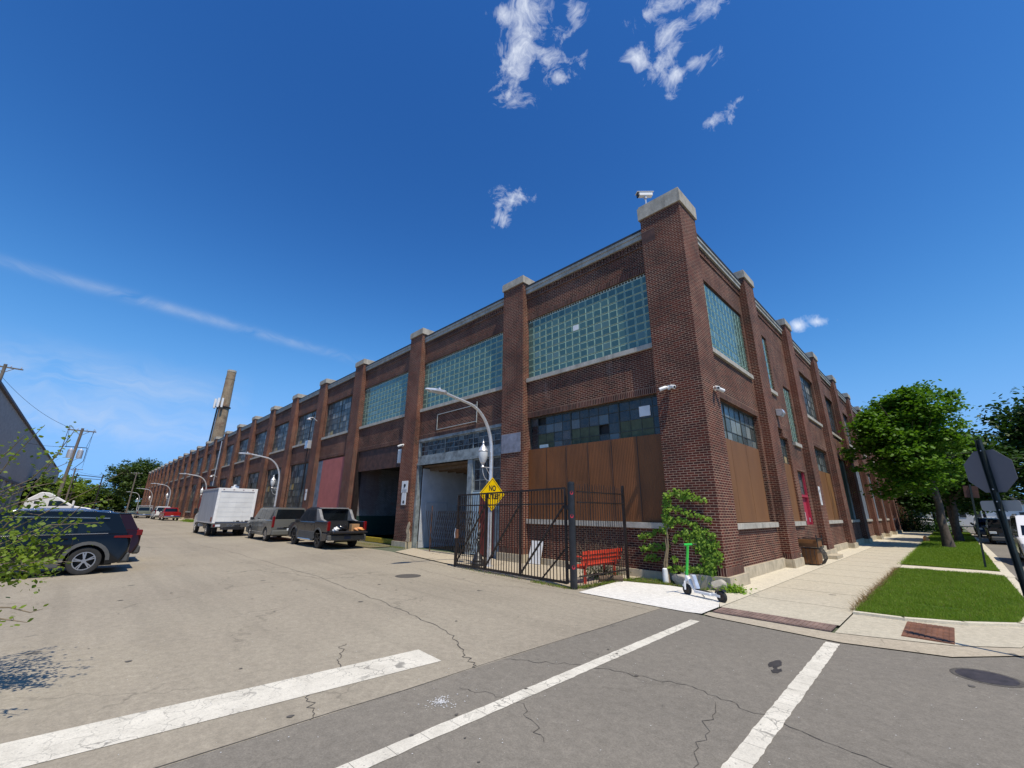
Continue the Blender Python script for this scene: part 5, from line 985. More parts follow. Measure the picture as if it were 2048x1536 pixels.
# --- box truck
def box_truck():
    t=thing('box_truck','white box truck with roll up rear door parked along the factory','truck',(-31.2,-4.65,0),math.pi,'vehicles parked along the factory'); ORG[t.name]=Vector((0,0,0))
    W_=2.4; h=W_/2
    b=MB(); b.box(.02,5.6,-h,h,.88,3.22); box=b.build('cargo_box','truckside',t,bevel=.015)
    b=MB(); b.box(-.03,.02,-h+.16,h-.16,.98,2.93); door=b.build('roll_door','truckdoor',t)
    b=MB()
    for i in range(1,6): z=.98+i*.325; b.box(-.034,-.0305,-h+.16,h-.16,z-.006,z+.006)
    for y in (-.5,0,.5): b.box(-.033,-.0305,y-.004,y+.004,.98,2.93)
    b.build('door_joint','galv',door)
    b=MB(); b.box(-.05,.06,-h-.01,-h+.16,.88,3.24); b.box(-.05,.06,h-.16,h+.01,.88,3.24); b.box(-.05,.06,-h+.161,h-.161,3.02,3.24); b.build('rear_frame','white',t,bevel=.01)
    b=MB(); b.box(-.029,.018,-h+.161,h-.161,2.93,3.02); b.build('header_shadow','galv',t)
    for y in (-.9,-.3,.3,.9):
        b=MB(); b.box(-.062,-.051,y-.04,y+.04,3.12,3.16); b.build('marker_light','taillens',t)
    for s in (1,-1):
        b=MB(); b.box(.0,5.6,s*(h-.0),s*(h+.025),3.14,3.24); b.box(.0,5.6,s*h,s*(h+.02),.86,.93); b.build('side_rail','galv',t)
        b=MB(); b.box(.35,.75,s*h,s*(h+.02),.98,1.3); b.build('red_patch','taillens',t,bevel=.008)
    b=MB(); b.box(-.1,.1,-h,h,.60,.87); b.build('rear_sill','cladding',t,bevel=.01)
    b=MB(); b.bar((-.2,-.7,.52),(-.2,.7,.52),.07,.12); b.bar((-.2,-.6,.55),(.0,-.6,.75),.06); b.bar((-.2,.6,.55),(0,.6,.75),.06); b.build('step_bumper','black',t)
    b=MB(); b.box(-.115,-.102,-.5,.35,.66,.80); b.build('chrome_bar','chrome',t); b=MB(); b.box(-.115,-.102,.72,1.0,.66,.80); b.build('number_plate','plate',t)
    for s in (1,-1):
        b=MB(); b.box(-.115,-.102,s*1.03,s*1.13,.66,.80); b.build('tail_light','taillens',t)
    for i,(y,w) in enumerate(((-.95,.22),(-.6,.06),(-.4,.2),(-.1,.05))):
        b=MB(); b.box(-.036,-.031,y,y+w,.985,1.045); b.build('dark_lettering','black',door)
    b=MB(); b.box(.1,7.4,-.42,.42,.52,.78); b.box(.2,5.5,-h+.1,h-.1,.78,.88); b.build('chassis','under',t)
    b=MB(); b.box(2.0,3.3,h-.5,h-.1,.45,.85); b.build('side_tank','black',t)
    for s in (1,-1): wheel(t,1.75,s*(h-.18),.41,.30,s,'rim',8,.6,False); wheel(t,1.75,s*(h-.52),.41,.26,s,'rim',8,.6,False); wheel(t,6.45,s*(h-.22),.41,.26,s,'rim',8,.6,False)
    b=MB(); b.prism([(5.7,.5),(5.7,2.2),(6.0,2.35),(6.6,2.3),(7.15,1.55),(7.75,1.35),(7.95,1.1),(7.95,.45),(6.95,.45),(6.9,.8),(6.45,.95),(6.0,.8),(5.95,.5)],lambda u,v,w:(u,w,v),-1.02,1.02); b.build('cab','c_white',t,bevel=.03)
    for s in (1,-1):
        b=MB(); b.prism([(6.0,1.5),(6.0,2.15),(6.5,2.15),(6.95,1.55)],lambda u,v,w:(u,s*w,v),1.021,1.03); b.build('cab_window','carglass',t)
        b=MB(); b.box(6.75,6.9,s*1.08,s*1.32,1.45,1.85); b.build('mirror','black',t,bevel=.02)
    b=MB(); b.box(2.8,3.3,-.6,-.15,3.22,3.5); b.cyl((3.05,-.38,3.5),(3.05,-.38,3.62),.12,n=12); b.build('roof_vent','white',t,bevel=.02)
    return t
M['truckdoor']=plain('roll_door_white',(.68,.69,.68),.45,0,.1,1.2); M['truckside']=corr('aluminium_truck_side',(.30,.315,.35),(.40,.41,.44))
box_truck()
# --- red pickup and neighbours far down
def pickup(paint,L=5.8,W=2.0,H=1.85,r=.39,**k):
    h=L/2; d=dict(L=L,W=W,H=H,fa=h-.95,ra=-h+1.25,r=r,z0=.38,paint=paint,top=[(h-.03,.45),(h,.7),(h-.05,1.0),(h-.25,1.10),(h-1.2,1.18),(h-1.35,1.2),(-h+1.95,1.22),(-h+1.93,1.20),(-h,1.20),(-h,.6),(-h+.05,.45)],glass=[(h-1.28,1.17),(h-1.95,H-.07),(h-2.2,H),(-h+2.4,H),(-h+2.2,H-.06),(-h+2.0,1.2)],
        side=[[(h-1.6,1.23),(h-2.05,H-.15),(h-2.45,H-.11),(h-2.5,1.23)],[(h-2.6,1.23),(h-2.55,H-.11),(-h+2.5,H-.13),(-h+2.3,1.23)]],tail=(.8,1.18),tailw=.12,mirror=(h-1.7,1.15),bumper='chrome',platez=.6,sill=False)
    d.update(k); return d
vehicle('pickup_truck','bright red pickup parked beyond the box truck',(-80.5,-2.6,0),math.pi,pickup('c_red'),'vehicles parked along the factory')
vehicle('work_van','white van with a ladder rack parked just beyond the red pickup',(-88.5,-2.9,0),math.pi,bigsuv('c_white',L=5.2,H=2.0),'vehicles parked along the factory',cat='van')
t=vehicle('pickup_truck','pale green utility truck with an overhead rack at the far end of the row',(-99,-4.4,0),math.pi,pickup('c_green',H=1.95),'vehicles parked along the factory')
for s in (1,-1):
    b=MB(); b.bar((-2.8,s*.95,1.2),(-2.8,s*.95,2.15),.06); b.bar((.2,s*.95,1.2),(.2,s*.95,2.15),.06); b.bar((-2.9,s*.95,2.15),(2.2,s*.95,2.15),.06); b.build('rack','galv',t)
b=MB(); b.bar((-2.8,-.95,2.15),(-2.8,.95,2.15),.06); b.bar((.2,-.95,2.15),(.2,.95,2.15),.06); b.build('rack_bar','galv',t)
vehicle('parked_suv','grey SUV parked beyond the green utility truck',(-107,-3.6,0),math.pi,bigsuv('c_silver'),'vehicles parked along the factory',cat='car')
# white tractor unit behind the SUVs
t=thing('tractor_unit','white semi truck tractor with sloped roof fairing behind the parked SUVs','truck',(-66,-14.3,0),math.pi/2); ORG[t.name]=Vector((0,0,0))
b=MB(); b.prism([(-2.6,.9),(-2.6,2.5),(-1.6,3.35),(-.9,3.3),(1.2,1.95),(2.6,1.7),(2.9,1.4),(2.9,.6),(-2.6,.6)],lambda u,v,w:(u,w,v),-1.15,1.15); b.build('cab','c_white',t,bevel=.08)
for s in (1,-1):
    b=MB(); b.prism([(-.8,1.9),(-.8,2.45),(.1,2.45),(.8,1.95)],lambda u,v,w:(u,s*w,v),1.151,1.16); b.build('cab_window','carglass',t); b=MB(); b.box(-1.9,-1.5,s*1.151,s*1.16,2.1,2.4); b.build('sleeper_window','carglass',t); wheel(t,1.9,s*1.0,.5,.3,s,'rim',8,.6,False); wheel(t,-1.9,s*1.0,.5,.3,s,'rim',8,.6,False); b=MB(); b.box(1.0,1.15,s*1.25,s*1.5,1.9,2.5); b.build('mirror','c_white',t,bevel=.02)
# --- street on the right
vehicle('parked_suv','white SUV parked at the right kerb, cut by the frame edge',(7.15,17.2,0),-math.pi/2,suv(L=4.9,W=1.95,H=1.95,paint='c_white',bumper='c_beige',flare=True),'vehicles parked on the right street',cat='car')
vehicle('parked_suv','dark SUV in the tree shade behind the leaning sign post',(7.0,36.5,0),-math.pi/2,suv(paint='c_black',H=1.72),'vehicles parked on the right street',cat='car')
vehicle('parked_suv','blue SUV parked beyond the dark SUV on the right street',(6.8,51,0),-math.pi/2,suv(paint='c_blue',H=1.75),'vehicles parked on the right street',cat='car')
vehicle('parked_suv','silver SUV parked beyond the blue SUV on the right street',(6.9,60,0),-math.pi/2,suv(paint='c_silver',H=1.75),'vehicles parked on the right street',cat='car')
vehicle('parked_car','white car crossing at the far end of the right street',(1.5,88,0),0,suv(paint='c_white',H=1.6),'vehicles parked on the right street',cat='car')
vehicle('parked_car','dark red car parked at the far end near the pale houses',(-2.2,96,0),.2,suv(paint='c_dkred',H=1.6),'vehicles parked on the right street',cat='car')
vehicle('parked_suv','white SUV parked on the far side of the right street',(13.2,58,0),math.pi/2,suv(paint='c_white',H=1.7),'vehicles parked on the right street',cat='car')
vehicle('parked_suv','grey SUV parked on the far side of the right street',(13.2,72,0),math.pi/2,suv(paint='c_grey',H=1.7),'vehicles parked on the right street',cat='car')
# ------------------------------------------------------------------ vegetation
STOP.rotation_euler=(0,0,math.radians(-40))
def leafmat(name,lo,hi,trans=.35):
    k=NT(name); r=k.rnd(); p=k.pos(); c=k.mix(r,lo,hi); f=k.noise(p,1.1,3,.5); c=k.mix(k.maprange(f,.3,.7),c,k.mix(.5,c,hi)); k.l(c,k.b.inputs['Base Color']); setb(k.b,rough=.5,spec=.22)
    tr=k.n('ShaderNodeBsdfTranslucent'); c2=k.mix(1,c,(1.15,1.25,.45),'MULTIPLY'); k.l(c2,tr.inputs[0]); mx=k.n('ShaderNodeMixShader'); mx.inputs[0].default_value=trans; k.l(k.b.outputs[0],mx.inputs[1]); k.l(tr.outputs[0],mx.inputs[2]); k.l(mx.outputs[0],k.out.inputs[0]); return k.m
M['leafA']=leafmat('maple_leaf',(.04,.11,.010),(.13,.25,.022)); M['leafB']=leafmat('dark_tree_leaf',(.016,.042,.010),(.045,.095,.018)); M['leafC']=leafmat('shrub_leaf',(.075,.13,.012),(.20,.27,.03)); M['leafD']=leafmat('ivy_leaf',(.07,.15,.014),(.26,.40,.05)); M['leafR']=leafmat('bronze_leaf',(.06,.035,.02),(.12,.09,.03)); M['grass']=leafmat('grass_blade',(.10,.19,.016),(.24,.34,.04),.4); M['drygrass']=leafmat('dry_weed',(.16,.11,.05),(.28,.19,.09),.2); M['leafF']=leafmat('far_leaf',(.035,.065,.014),(.085,.13,.03))
M['bark']=plain('bark',(.085,.065,.05),.9,0,.45,5,bump=.6); M['stemwood']=plain('twig',(.20,.15,.09),.8,0,.3,12); M['polewood']=plain('weathered_pole',(.15,.125,.10),.85,0,.35,3,bump=.4)
def mesh_np(name,V,n,mat,parent=None,org=None,faces=None,extra=None):
    """V: (k,n,3) polygons"""
    k=V.shape[0]; me=bpy.data.meshes.new(name); og=np.zeros(3)
    if parent is not None: og=np.array(ORG.get(parent.name,(0,0,0)))
    elif org is not None: og=np.array(org)
    co=(V.reshape(-1,3)-og).astype(np.float32)
    me.vertices.add(k*n); me.vertices.foreach_set('co',co.ravel()); me.loops.add(k*n); me.loops.foreach_set('vertex_index',np.arange(k*n,dtype=np.int32)); me.polygons.add(k); me.polygons.foreach_set('loop_start',np.arange(0,k*n,n,dtype=np.int32)); me.polygons.foreach_set('loop_total',np.full(k,n,np.int32)); me.update(calc_edges=True); me.materials.append(M[mat])
    o=bpy.data.objects.new(name,me); COL.objects.link(o)
    if parent is not None: o.parent=parent
    else: o.location=og
    return o
def leaves(C,size,up=.6,dirs=None,asp=.55,six=False):
    """leaf polygons at centres C"""
    k=len(C); N=RS.normal(size=(k,3)); N/=np.linalg.norm(N,axis=1)[:,None]; N[:,2]=np.abs(N[:,2])+up; N/=np.linalg.norm(N,axis=1)[:,None]
    A=RS.normal(size=(k,3)) if dirs is None else dirs; A=A-(A*N).sum(1)[:,None]*N; A/=np.linalg.norm(A,axis=1)[:,None]+1e-9; B=np.cross(N,A); s=(size*RS.uniform(.6,1.25,k))[:,None]
    if six: P=[A*s*-.5,A*s*-.12+B*s*asp*.62,A*s*.22+B*s*asp*.42,A*s*.5,A*s*.22-B*s*asp*.42,A*s*-.12-B*s*asp*.62]
    else: P=[A*s*-.5,B*s*asp*.5+N*s*.06,A*s*.5,-B*s*asp*.5+N*s*.06]
    return np.stack([C+q for q in P],1)
def crown(c,r,n_clump,per,size,seed,shape=None,flat=.55):
    """leaf centres: clumps spread through an uneven crown volume, with gaps"""
    rs=np.random.RandomState(seed); c=np.array(c); r=np.array(r); out=[]
    lobes=[(c+r*rs.uniform(-.55,.55,3)*np.array([1,1,.8]),r*rs.uniform(.35,.62)) for _ in range(13)]
    for _ in range(n_clump):
        lc,lr=lobes[rs.randint(len(lobes))]; d=rs.normal(size=3); d/=np.linalg.norm(d); q=lc+lr*d*rs.uniform(.55,1.08)
        if ((q-c)/r)@((q-c)/r)>1.35: continue
        s=min(r)*rs.uniform(.05,.15); pts=rs.normal(size=(per,3))*np.array([1,1,flat])*s; out.append(q+pts)
    return np.concatenate(out)
def branchy(b,base,top,r0,c,r,seed,n=9,trunk_top=.45):
    rs=random.Random(seed); base=Vector(base); top=Vector(top); path=[]; N=8
    for i in range(N+1):
        f=i/N; p=base.lerp(top,f); path.append(p+Vector((rs.uniform(-.06,.06),rs.uniform(-.06,.06),0))*(r0*6 if i else 0)*.5)
    b.tube(path,[r0*1.25]+[r0*(1-.72*i/N) for i in range(1,N+1)],10)
    for i in range(n):
        f=rs.uniform(trunk_top,.95); s=path[int(f*N)]; a=rs.uniform(0,6.28); e=Vector((c[0]+r[0]*.75*math.cos(a),c[1]+r[1]*.75*math.sin(a),c[2]+r[2]*rs.uniform(-.3,.7))); m1=s.lerp(e,.45)+Vector((0,0,.08*r[2])); m2=s.lerp(e,.75)+Vector((rs.uniform(-.2,.2),rs.uniform(-.2,.2),0))
        b.tube([s,m1,m2,e],[r0*.42*(1-.5*f),r0*.28*(1-.4*f),r0*.15,r0*.05],7)
        for q in range(3): ee=m2+Vector((rs.uniform(-1,1)*r[0]*.3,rs.uniform(-1,1)*r[1]*.3,rs.uniform(-.2,.6)*r[2]*.4)); b.tube([m1,ee],[r0*.12,r0*.03],5)
def tree(name,lab,base,top,r0,c,r,ncl,per,size,mat,seed,group=None,up=.6,cat='tree'):
    t=thing(name,lab,cat,base,0,group); b=MB(); branchy(b,base,top,r0,c,r,seed); b.build('trunk','bark',t,smooth=True,recalc=False)
    C=crown(c,r,ncl,per,size,seed); mesh_np('crown',leaves(C,size,up,six=size<.5),6 if size<.5 else 4,mat,t); return t
TR='trees along the right street'
tree('maple_tree','nearest leafy green maple on the lawn beside the sidewalk',(3.95,26.2,0),(4.05,26.4,6.6),.27,(3.25,26.3,6.7),(3.1,3.6,4.1),560,75,.25,'leafA',4,TR)
tree('maple_tree','darker maple behind the nearest maple',(4.5,36,0),(4.9,36,6),.26,(6.3,36,5.6),(3.3,4.0,3.2),560,34,.30,'leafB',8,TR)
tree('maple_tree','third maple farther along the lawn strip',(4.4,49,0),(4.4,49,6),.25,(6.0,50,6.2),(4.0,4.5,3.8),420,30,.36,'leafB',12,TR)
tree('maple_tree','fourth tree, dark and dense, added to darken the end of the lawn strip',(4.6,61,0),(4.6,61,6),.25,(3.6,61.5,5.6),(4.4,4.0,4.2),460,34,.36,'leafB',15,TR)  # added to darken the view between factory and maple trunk
tree('maple_tree','shade tree added to darken the gap beside the annex beyond the factory',(2.6,78,0),(2.6,78,6),.25,(2.6,78,5.6),(4.6,5.0,4.6),420,32,.42,'leafB',17,TR)  # second tree added for its shade in that gap
tree('maple_tree','dark leafy tree at the right frame edge across the street',(15.8,42,0),(15.8,42,8),.35,(13.7,42,7.2),(5.3,5.5,5.6),1200,34,.36,'leafB',22,TR)
tree('maple_tree','tree farther back across the right street',(15.6,60,0),(15.6,60,7),.3,(14.6,60,6.6),(4.2,4.5,4.2),300,30,.42,'leafA',26,TR)
tree('maple_tree','distant tree at the end of the right street',(9,112,0),(9,112,7),.3,(9,112,6.4),(7,6,4.6),320,26,.6,'leafB',31,TR)
# trees at the end of the side street
FT='trees at the end of the side street'
tree('far_tree','tall dark green tree just left of the factory end',(-182,2,0),(-182,2,12),.4,(-183,-1,10.5),(10,9.5,8.2),520,34,.75,'leafF',41,FT)
tree('far_tree','tree right of the tall tree, partly hidden by the factory end',(-196,16,0),(-196,16,11),.4,(-196,14,10.5),(9,9,7.5),360,30,.85,'leafF',43,FT)
tree('far_tree','rounded green tree beyond the far lamp post',(-190,-18,0),(-190,-18,8),.35,(-190,-17,6.3),(9,8,6.0),380,30,.75,'leafC',45,FT)
tree('far_tree','low broad tree left of the rounded tree',(-172,-27,0),(-172,-27,7),.35,(-172,-26,5.2),(9,7,5.0),380,30,.7,'leafF',47,FT)
tree('far_tree','dense tree behind the white semi truck',(-140,-26,0),(-140,-26,7),.35,(-140,-25,4.8),(8,6,4.8),380,30,.6,'leafF',49,FT)
tree('far_tree','bushy tree below the utility pole transformers',(-110,-20.5,0),(-110,-20.5,6),.3,(-110,-20.5,4.0),(6,4,3.9),340,30,.5,'leafC',51,FT)
tree('far_tree','leafy tree against the end wall of the grey warehouse',(-92,-18.2,0),(-92,-18.2,5),.25,(-92,-18.0,3.5),(4.5,2.2,3.3),280,30,.42,'leafF',53,FT)
tree('far_tree','hedge like tree beyond the parked sedans',(-206,-8,0),(-206,-8,7),.3,(-206,-8,4.5),(7,12,5.2),360,30,.8,'leafF',55,FT)
# low scrub closing off the street end
C=np.concatenate([crown((-150,-30,2.0),(40,4,3.0),500,30,.6,61),crown((-215,-10,2.2),(6,36,3.6),500,30,.8,62)]); tag(mesh_np('scrub',leaves(C,.7,.5),4,'leafF',org=(-150,-30,0)),'dark scrub and undergrowth closing off the end of the side street','scrub',kind='stuff')
C=np.concatenate([crown((16,150,3),(40,6,5.5),600,28,.9,63)]); tag(mesh_np('far_woodland',leaves(C,.9,.5),4,'leafB',org=(16,150,0)),'distant line of trees closing off the right street','woodland',kind='stuff')
# ---- near shrub on the left, branches reaching in from outside the frame
t=thing('shrub','leafy shrub whose thin branches reach in from the left frame edge','shrub',(-5.2,-13.0,0)); 
BR=[ # thin branches as polylines in the shrub's own space: (x,y,z) metres, leaf density
([(-3.569,-13.264,1.883),(-3.290,-12.848,2.179),(-2.970,-12.662,2.500),(-2.628,-12.639,2.793)],26,0.035),
([(-3.880,-13.088,1.338),(-3.756,-12.905,1.770),(-3.603,-12.792,2.226),(-3.404,-12.616,2.836),(-3.243,-12.656,2.861)],22,0.03),
([(-3.268,-13.155,2.021),(-3.056,-13.037,2.382),(-2.840,-12.923,2.604),(-2.620,-12.833,2.764)],30,0.06),
([(-3.252,-13.214,2.268),(-3.096,-13.068,2.498),(-2.932,-12.981,2.666)],40,0.06),
([(-3.583,-13.130,1.942),(-3.500,-12.814,2.159),(-3.395,-12.718,2.312),(-3.288,-12.489,2.481)],34,0.03),
([(-3.260,-13.012,1.299),(-3.059,-12.754,1.510),(-2.843,-12.470,1.672),(-2.615,-12.335,1.897),(-2.378,-12.103,1.967)],42,0.035),
([(-2.961,-12.975,1.421),(-2.730,-12.679,1.601),(-2.481,-12.538,1.685),(-2.223,-12.134,1.713)],50,0.04),
([(-2.947,-13.006,1.276),(-2.820,-12.746,1.393),(-2.679,-12.540,1.496),(-2.536,-12.352,1.706)],60,0.06),
([(-2.639,-12.933,1.251),(-2.505,-12.662,1.289),(-2.360,-12.490,1.339),(-2.203,-12.278,1.313)],90,0.06),
([(-2.636,-12.921,1.203),(-2.552,-12.653,1.237),(-2.450,-12.493,1.186),(-2.346,-12.394,1.164)],90,0.05),
([(-2.623,-12.963,1.116),(-2.547,-12.837,1.299),(-2.460,-12.602,1.338),(-2.357,-12.368,1.282)],70,0.07),
([(-1.997,-12.738,0.978),(-1.899,-12.608,0.975),(-1.792,-12.465,0.930),(-1.695,-12.389,0.964)],34,0.025),
([(-1.986,-12.716,0.893),(-1.834,-12.578,0.877),(-1.678,-12.459,0.865)],34,0.025),
([(-3.274,-13.056,1.615),(-3.184,-12.927,1.723),(-3.090,-12.826,1.807),(-2.995,-12.659,1.781)],60,0.06),
([(-3.280,-13.025,1.942),(-3.088,-12.816,2.086),(-2.890,-12.620,2.147),(-2.682,-12.532,2.227)],36,0.05),
([(-3.276,-12.992,1.506),(-3.107,-12.730,1.723),(-2.924,-12.453,1.953),(-2.727,-12.236,2.131),(-2.522,-12.075,2.280)],7,0.02),
([(-3.274,-13.095,1.776),(-3.088,-12.853,1.917),(-2.893,-12.622,1.976),(-2.691,-12.428,2.035)],40,0.05)]
CLUMPS=[(-2.975,-12.803,1.437,0.1,160),(-2.814,-12.721,1.291,0.1,260),(-2.671,-12.591,1.395,0.07,110),(-3.132,-12.896,1.617,0.1,120),(-3.252,-13.078,2.481,0.07,40),(-3.296,-12.840,1.889,0.08,60),(-2.653,-12.729,1.234,0.08,200),(-2.663,-12.563,1.279,0.06,90),(-3.150,-12.617,2.097,0.05,36),(-3.125,-12.738,2.444,0.04,22),(-2.530,-12.439,1.576,0.05,30),(-3.116,-13.088,1.674,0.22,260),(-2.791,-13.025,1.291,0.2,300),(-3.259,-13.233,2.046,0.2,160)]
bb=MB(); LC=[]; LD=[]
ROOT=Vector((-3.9,-14.2,0))
for i,(path,dens,sp) in enumerate(BR):   # every branch grows out of the clump of stems at the root
    e=Vector(path[0]); b0=ROOT+Vector((.07*math.cos(i*2.4),.07*math.sin(i*2.4),0)); m1=b0.lerp(e,.3); m1.z=e.z*.45; m2=b0.lerp(e,.7); m2.z=e.z*.85
    bb.tube([b0,m1,m2,e],[.022,.016,.011,.008],6)
    for a,b_ in ((m1,m2),(m2,e)):
        for q in range(26): c=a.lerp(b_,RS.uniform(0,1)); d=Vector(RS.normal(size=3)); LC.append(np.array(c+d*.035)); LD.append(np.array(d))
for path,dens,sp in BR:
    P_=[Vector(q) for q in path]; n=len(P_); bb.tube(P_,[.008-.0056*i/(n-1) for i in range(n)],6)
    for a,b_ in zip(P_[:-1],P_[1:]):
        L=(b_-a).length; m=max(1,int(L*dens*.85))
        for i in range(m):
            q=a.lerp(b_,RS.uniform(0,1)); d=Vector(RS.normal(size=3)); LC.append(np.array(q+d*sp*.85)); LD.append(np.array(d+(b_-a).normalized()*.8))
for q in CLUMPS:
    m=int(q[4]*.62); rs=RS.normal(size=(m,3))*q[3]*1.5*np.array([1,1,.75]); 
    for e in rs: LC.append(np.array(q[:3])+e); LD.append(RS.normal(size=3))
bb.build('branches','stemwood',t,smooth=True,recalc=False); mesh_np('foliage',leaves(np.array(LC),.050,.35,np.array(LD),.62,six=True),6,'leafC',t)
# ---- ivy on the corner pier
IV={'a':[(-1.56,1.33),(-1.52,1.88),(-1.46,2.3),(-1.13,2.5),(-.8,2.42),(-.54,2.28),(-.32,2.22)],'b':[(-1.46,2.02),(-1.09,1.97),(-.78,1.84),(-.51,1.8),(-.21,1.68)],'c':[(-1.45,1.65),(-1.03,1.7),(-.72,1.58),(-.47,1.42),(-.26,1.34),(-.17,1.06),(-.12,.77),(-.15,.57)],
'd':[(-1.33,1.12),(-1.12,1.3),(-.83,1.36),(-.53,1.24),(-.33,1.13),(-.22,.93)],'e':[(-2.57,1.14),(-2.29,1.2),(-1.96,1.36),(-1.65,1.37)],'f':[(-2.55,.8),(-2.27,.86),(-1.95,.92),(-1.65,.92)],'g':[(-2.46,.53),(-2.19,.61),(-1.98,.61)],'h':[(-1.51,.36),(-1.22,.39),(-.95,.38),(-.67,.44),(-.57,.25),(-.41,.11),(-.35,.02)],'i':[(-.74,1.02),(-.58,.86),(-.47,.67),(-.31,.56),(-.46,.38)],'j':[(-1.43,.67),(-1.29,.6)],'k':[(-.9,1.25),(-.6,1.0),(-.35,.8),(-.3,.4)],'l':[(-.75,1.4),(-.45,1.1),(-.4,.6),(-.55,.3)],'m':[(-1.5,1.9),(-1.4,1.5),(-1.3,1.7)],'n':[(-.6,1.15),(-.3,1.0),(-.25,.6)],'o':[(-.8,.42),(-.5,.5),(-.3,.3),(-.35,.05)],'p':[(-1.35,2.35),(-1.4,2.1),(-1.5,1.7)],'q':[(-1.0,1.2),(-.7,1.1),(-.45,.95)],'r':[(-1.1,2.42),(-.9,2.3),(-.7,2.35)]}
t=thing('ivy','bright green ivy climbing the corner pier behind the scooter','climbing plant',(-1.0,-.1,0)); b=MB(); LC=[];LD=[]
for kx,pp in IV.items():
    yo=-.03 if pp[0][0]>-1.7 else .27; P_=[Vector((x,yo,z)) for x,z in pp]; b.tube(P_,.006,5)
    for a,b_ in zip(P_[:-1],P_[1:]):
        m=int((b_-a).length*112)
        for i in range(m):
            q=a.lerp(b_,RS.uniform(0,1)); LC.append([q.x+RS.normal(0,.045),q.y-abs(RS.normal(0,.035))-.01,q.z+RS.normal(0,.05)]); LD.append([RS.normal(0,.6),-.25,-1])
b.tube([(-1.58,-.08,0),(-1.6,-.06,.31),(-1.61,-.05,.53),(-1.52,-.05,.97),(-1.5,-.05,1.42),(-1.48,-.04,1.79)],[.06,.05,.04,.035,.025,.015],8); b.tube([(-1.63,-.08,0),(-1.66,-.1,.5),(-1.55,-.08,.9),(-1.58,-.06,1.2)],[.03,.025,.02,.012],6); b.build('stems','stemwood',t,smooth=True,recalc=False)
LC=np.array(LC);LD=np.array(LD); k_=len(LC); N=np.stack([RS.normal(0,.35,k_),-1+RS.normal(0,.25,k_),RS.normal(.55,.3,k_)],1); N/=np.linalg.norm(N,axis=1)[:,None]; A=LD-(LD*N).sum(1)[:,None]*N; A/=np.linalg.norm(A,axis=1)[:,None]; Bv=np.cross(N,A); s=(.085*RS.uniform(.6,1.3,k_))[:,None]
mesh_np('foliage',np.stack([LC+A*s*-.5,LC+A*s*-.1+Bv*s*.5,LC+A*s*.1+Bv*s*.22,LC+A*s*.55,LC+A*s*.1-Bv*s*.22,LC+A*s*-.1-Bv*s*.5],1),6,'leafD',t)
def plantclump(name,lab,x,y,rx,ry,h,n,size,mat,cat):
    C=np.stack([x+RS.normal(0,rx,n),y+RS.normal(0,ry,n),np.abs(RS.normal(0,h,n))+.02],1); return tag(mesh_np(name,leaves(C,size,.5,six=True),6,mat,org=(x,y,0)),lab,cat)
plantclump('ground_plant','low bright green plant at the foot of the corner pier on the sidewalk side',.20,-.33,.15,.12,.08,420,.075,'leafD','plant'); plantclump('ground_plant','dark green bush under the red bench',-3.35,-.75,.28,.35,.13,520,.07,'leafB','plant')
# ---- weeds along edges
def blades(x,y,h,w,lean=.35):
    k=len(x); a=RS.uniform(0,2*np.pi,k); d=np.stack([np.cos(a),np.sin(a),np.zeros(k)],1); b0=np.stack([x,y,np.full(k,.0)],1); hh=(h*RS.uniform(.5,1.3,k))[:,None]; l=(RS.normal(0,lean,(k,2))*hh); tip=b0+np.concatenate([l,hh],1); ww=(w*RS.uniform(.7,1.3,k))[:,None]
    return np.stack([b0-d*ww,b0+d*ww,tip],1)
def along(p0,p1,n,spread):
    f=RS.uniform(0,1,n)**1; return p0[0]+(p1[0]-p0[0])*f+RS.normal(0,spread,n),p0[1]+(p1[1]-p0[1])*f+RS.normal(0,spread,n)
segs=[((-2.75,-3.0),(-2.6,-.7),900,.07),((-2.6,-.75),(-1.4,-.45),900,.08),((-2.6,-.3),(-1.5,.1),500,.1),((-4.2,-2.95),(-2.8,-3.05),350,.05),((-7.5,-2.75),(-4.5,-2.9),120,.04),((-17.0,-.2),(-15.7,-.1),300,.10),((-23,-.6),(-17.5,-.4),500,.15),((-1.4,-.5),(-.2,-.55),260,.06)]
V=[];V2=[]
for p0,p1,n,s in segs:
    x,y=along(p0,p1,n,s); V.append(blades(x,y,.07,.005)); x,y=along(p0,p1,n//2,s*1.3); V2.append(blades(x,y,.05,.006,.8))
tag(mesh_np('weeds',np.concatenate(V),3,'grass',org=(-3,-2,0)),'green weeds growing along the fence foot and wall edges','weeds',kind='stuff'); tag(mesh_np('dry_weeds',np.concatenate(V2),3,'drygrass',org=(-3,-2,0)),'dry brown weeds and litter along the fence foot','weeds',kind='stuff')
tag(mesh_np('far_weeds',blades(*along((-75,-1.2),(-68,-1.0),900,.35),.30,.03),3,'grass',org=(-72,-1,0)),'patch of tall grass beside the red porch','weeds',kind='stuff')
# bare twigs behind the fence
b=MB(); r=random.Random(5)
for i in range(34):
    x=-2.9-r.uniform(0,1.6); y=-.25+r.uniform(-.15,.4); p=Vector((x,y,0)); pts=[p]
    d=Vector((r.uniform(-.4,.4),r.uniform(-.3,.1),1)).normalized()
    for q in range(5): p=p+d*r.uniform(.15,.32); d=(d+Vector((r.uniform(-.5,.5),r.uniform(-.3,.3),r.uniform(-.2,.3)))).normalized(); pts.append(p)
    b.tube(pts,[.007,.006,.005,.004,.003,.002],4)
tag(b.build('bare_vine','stemwood',org=(-3.4,-.2,0),recalc=False),'leafless vine stems rising behind the red bench','vine')
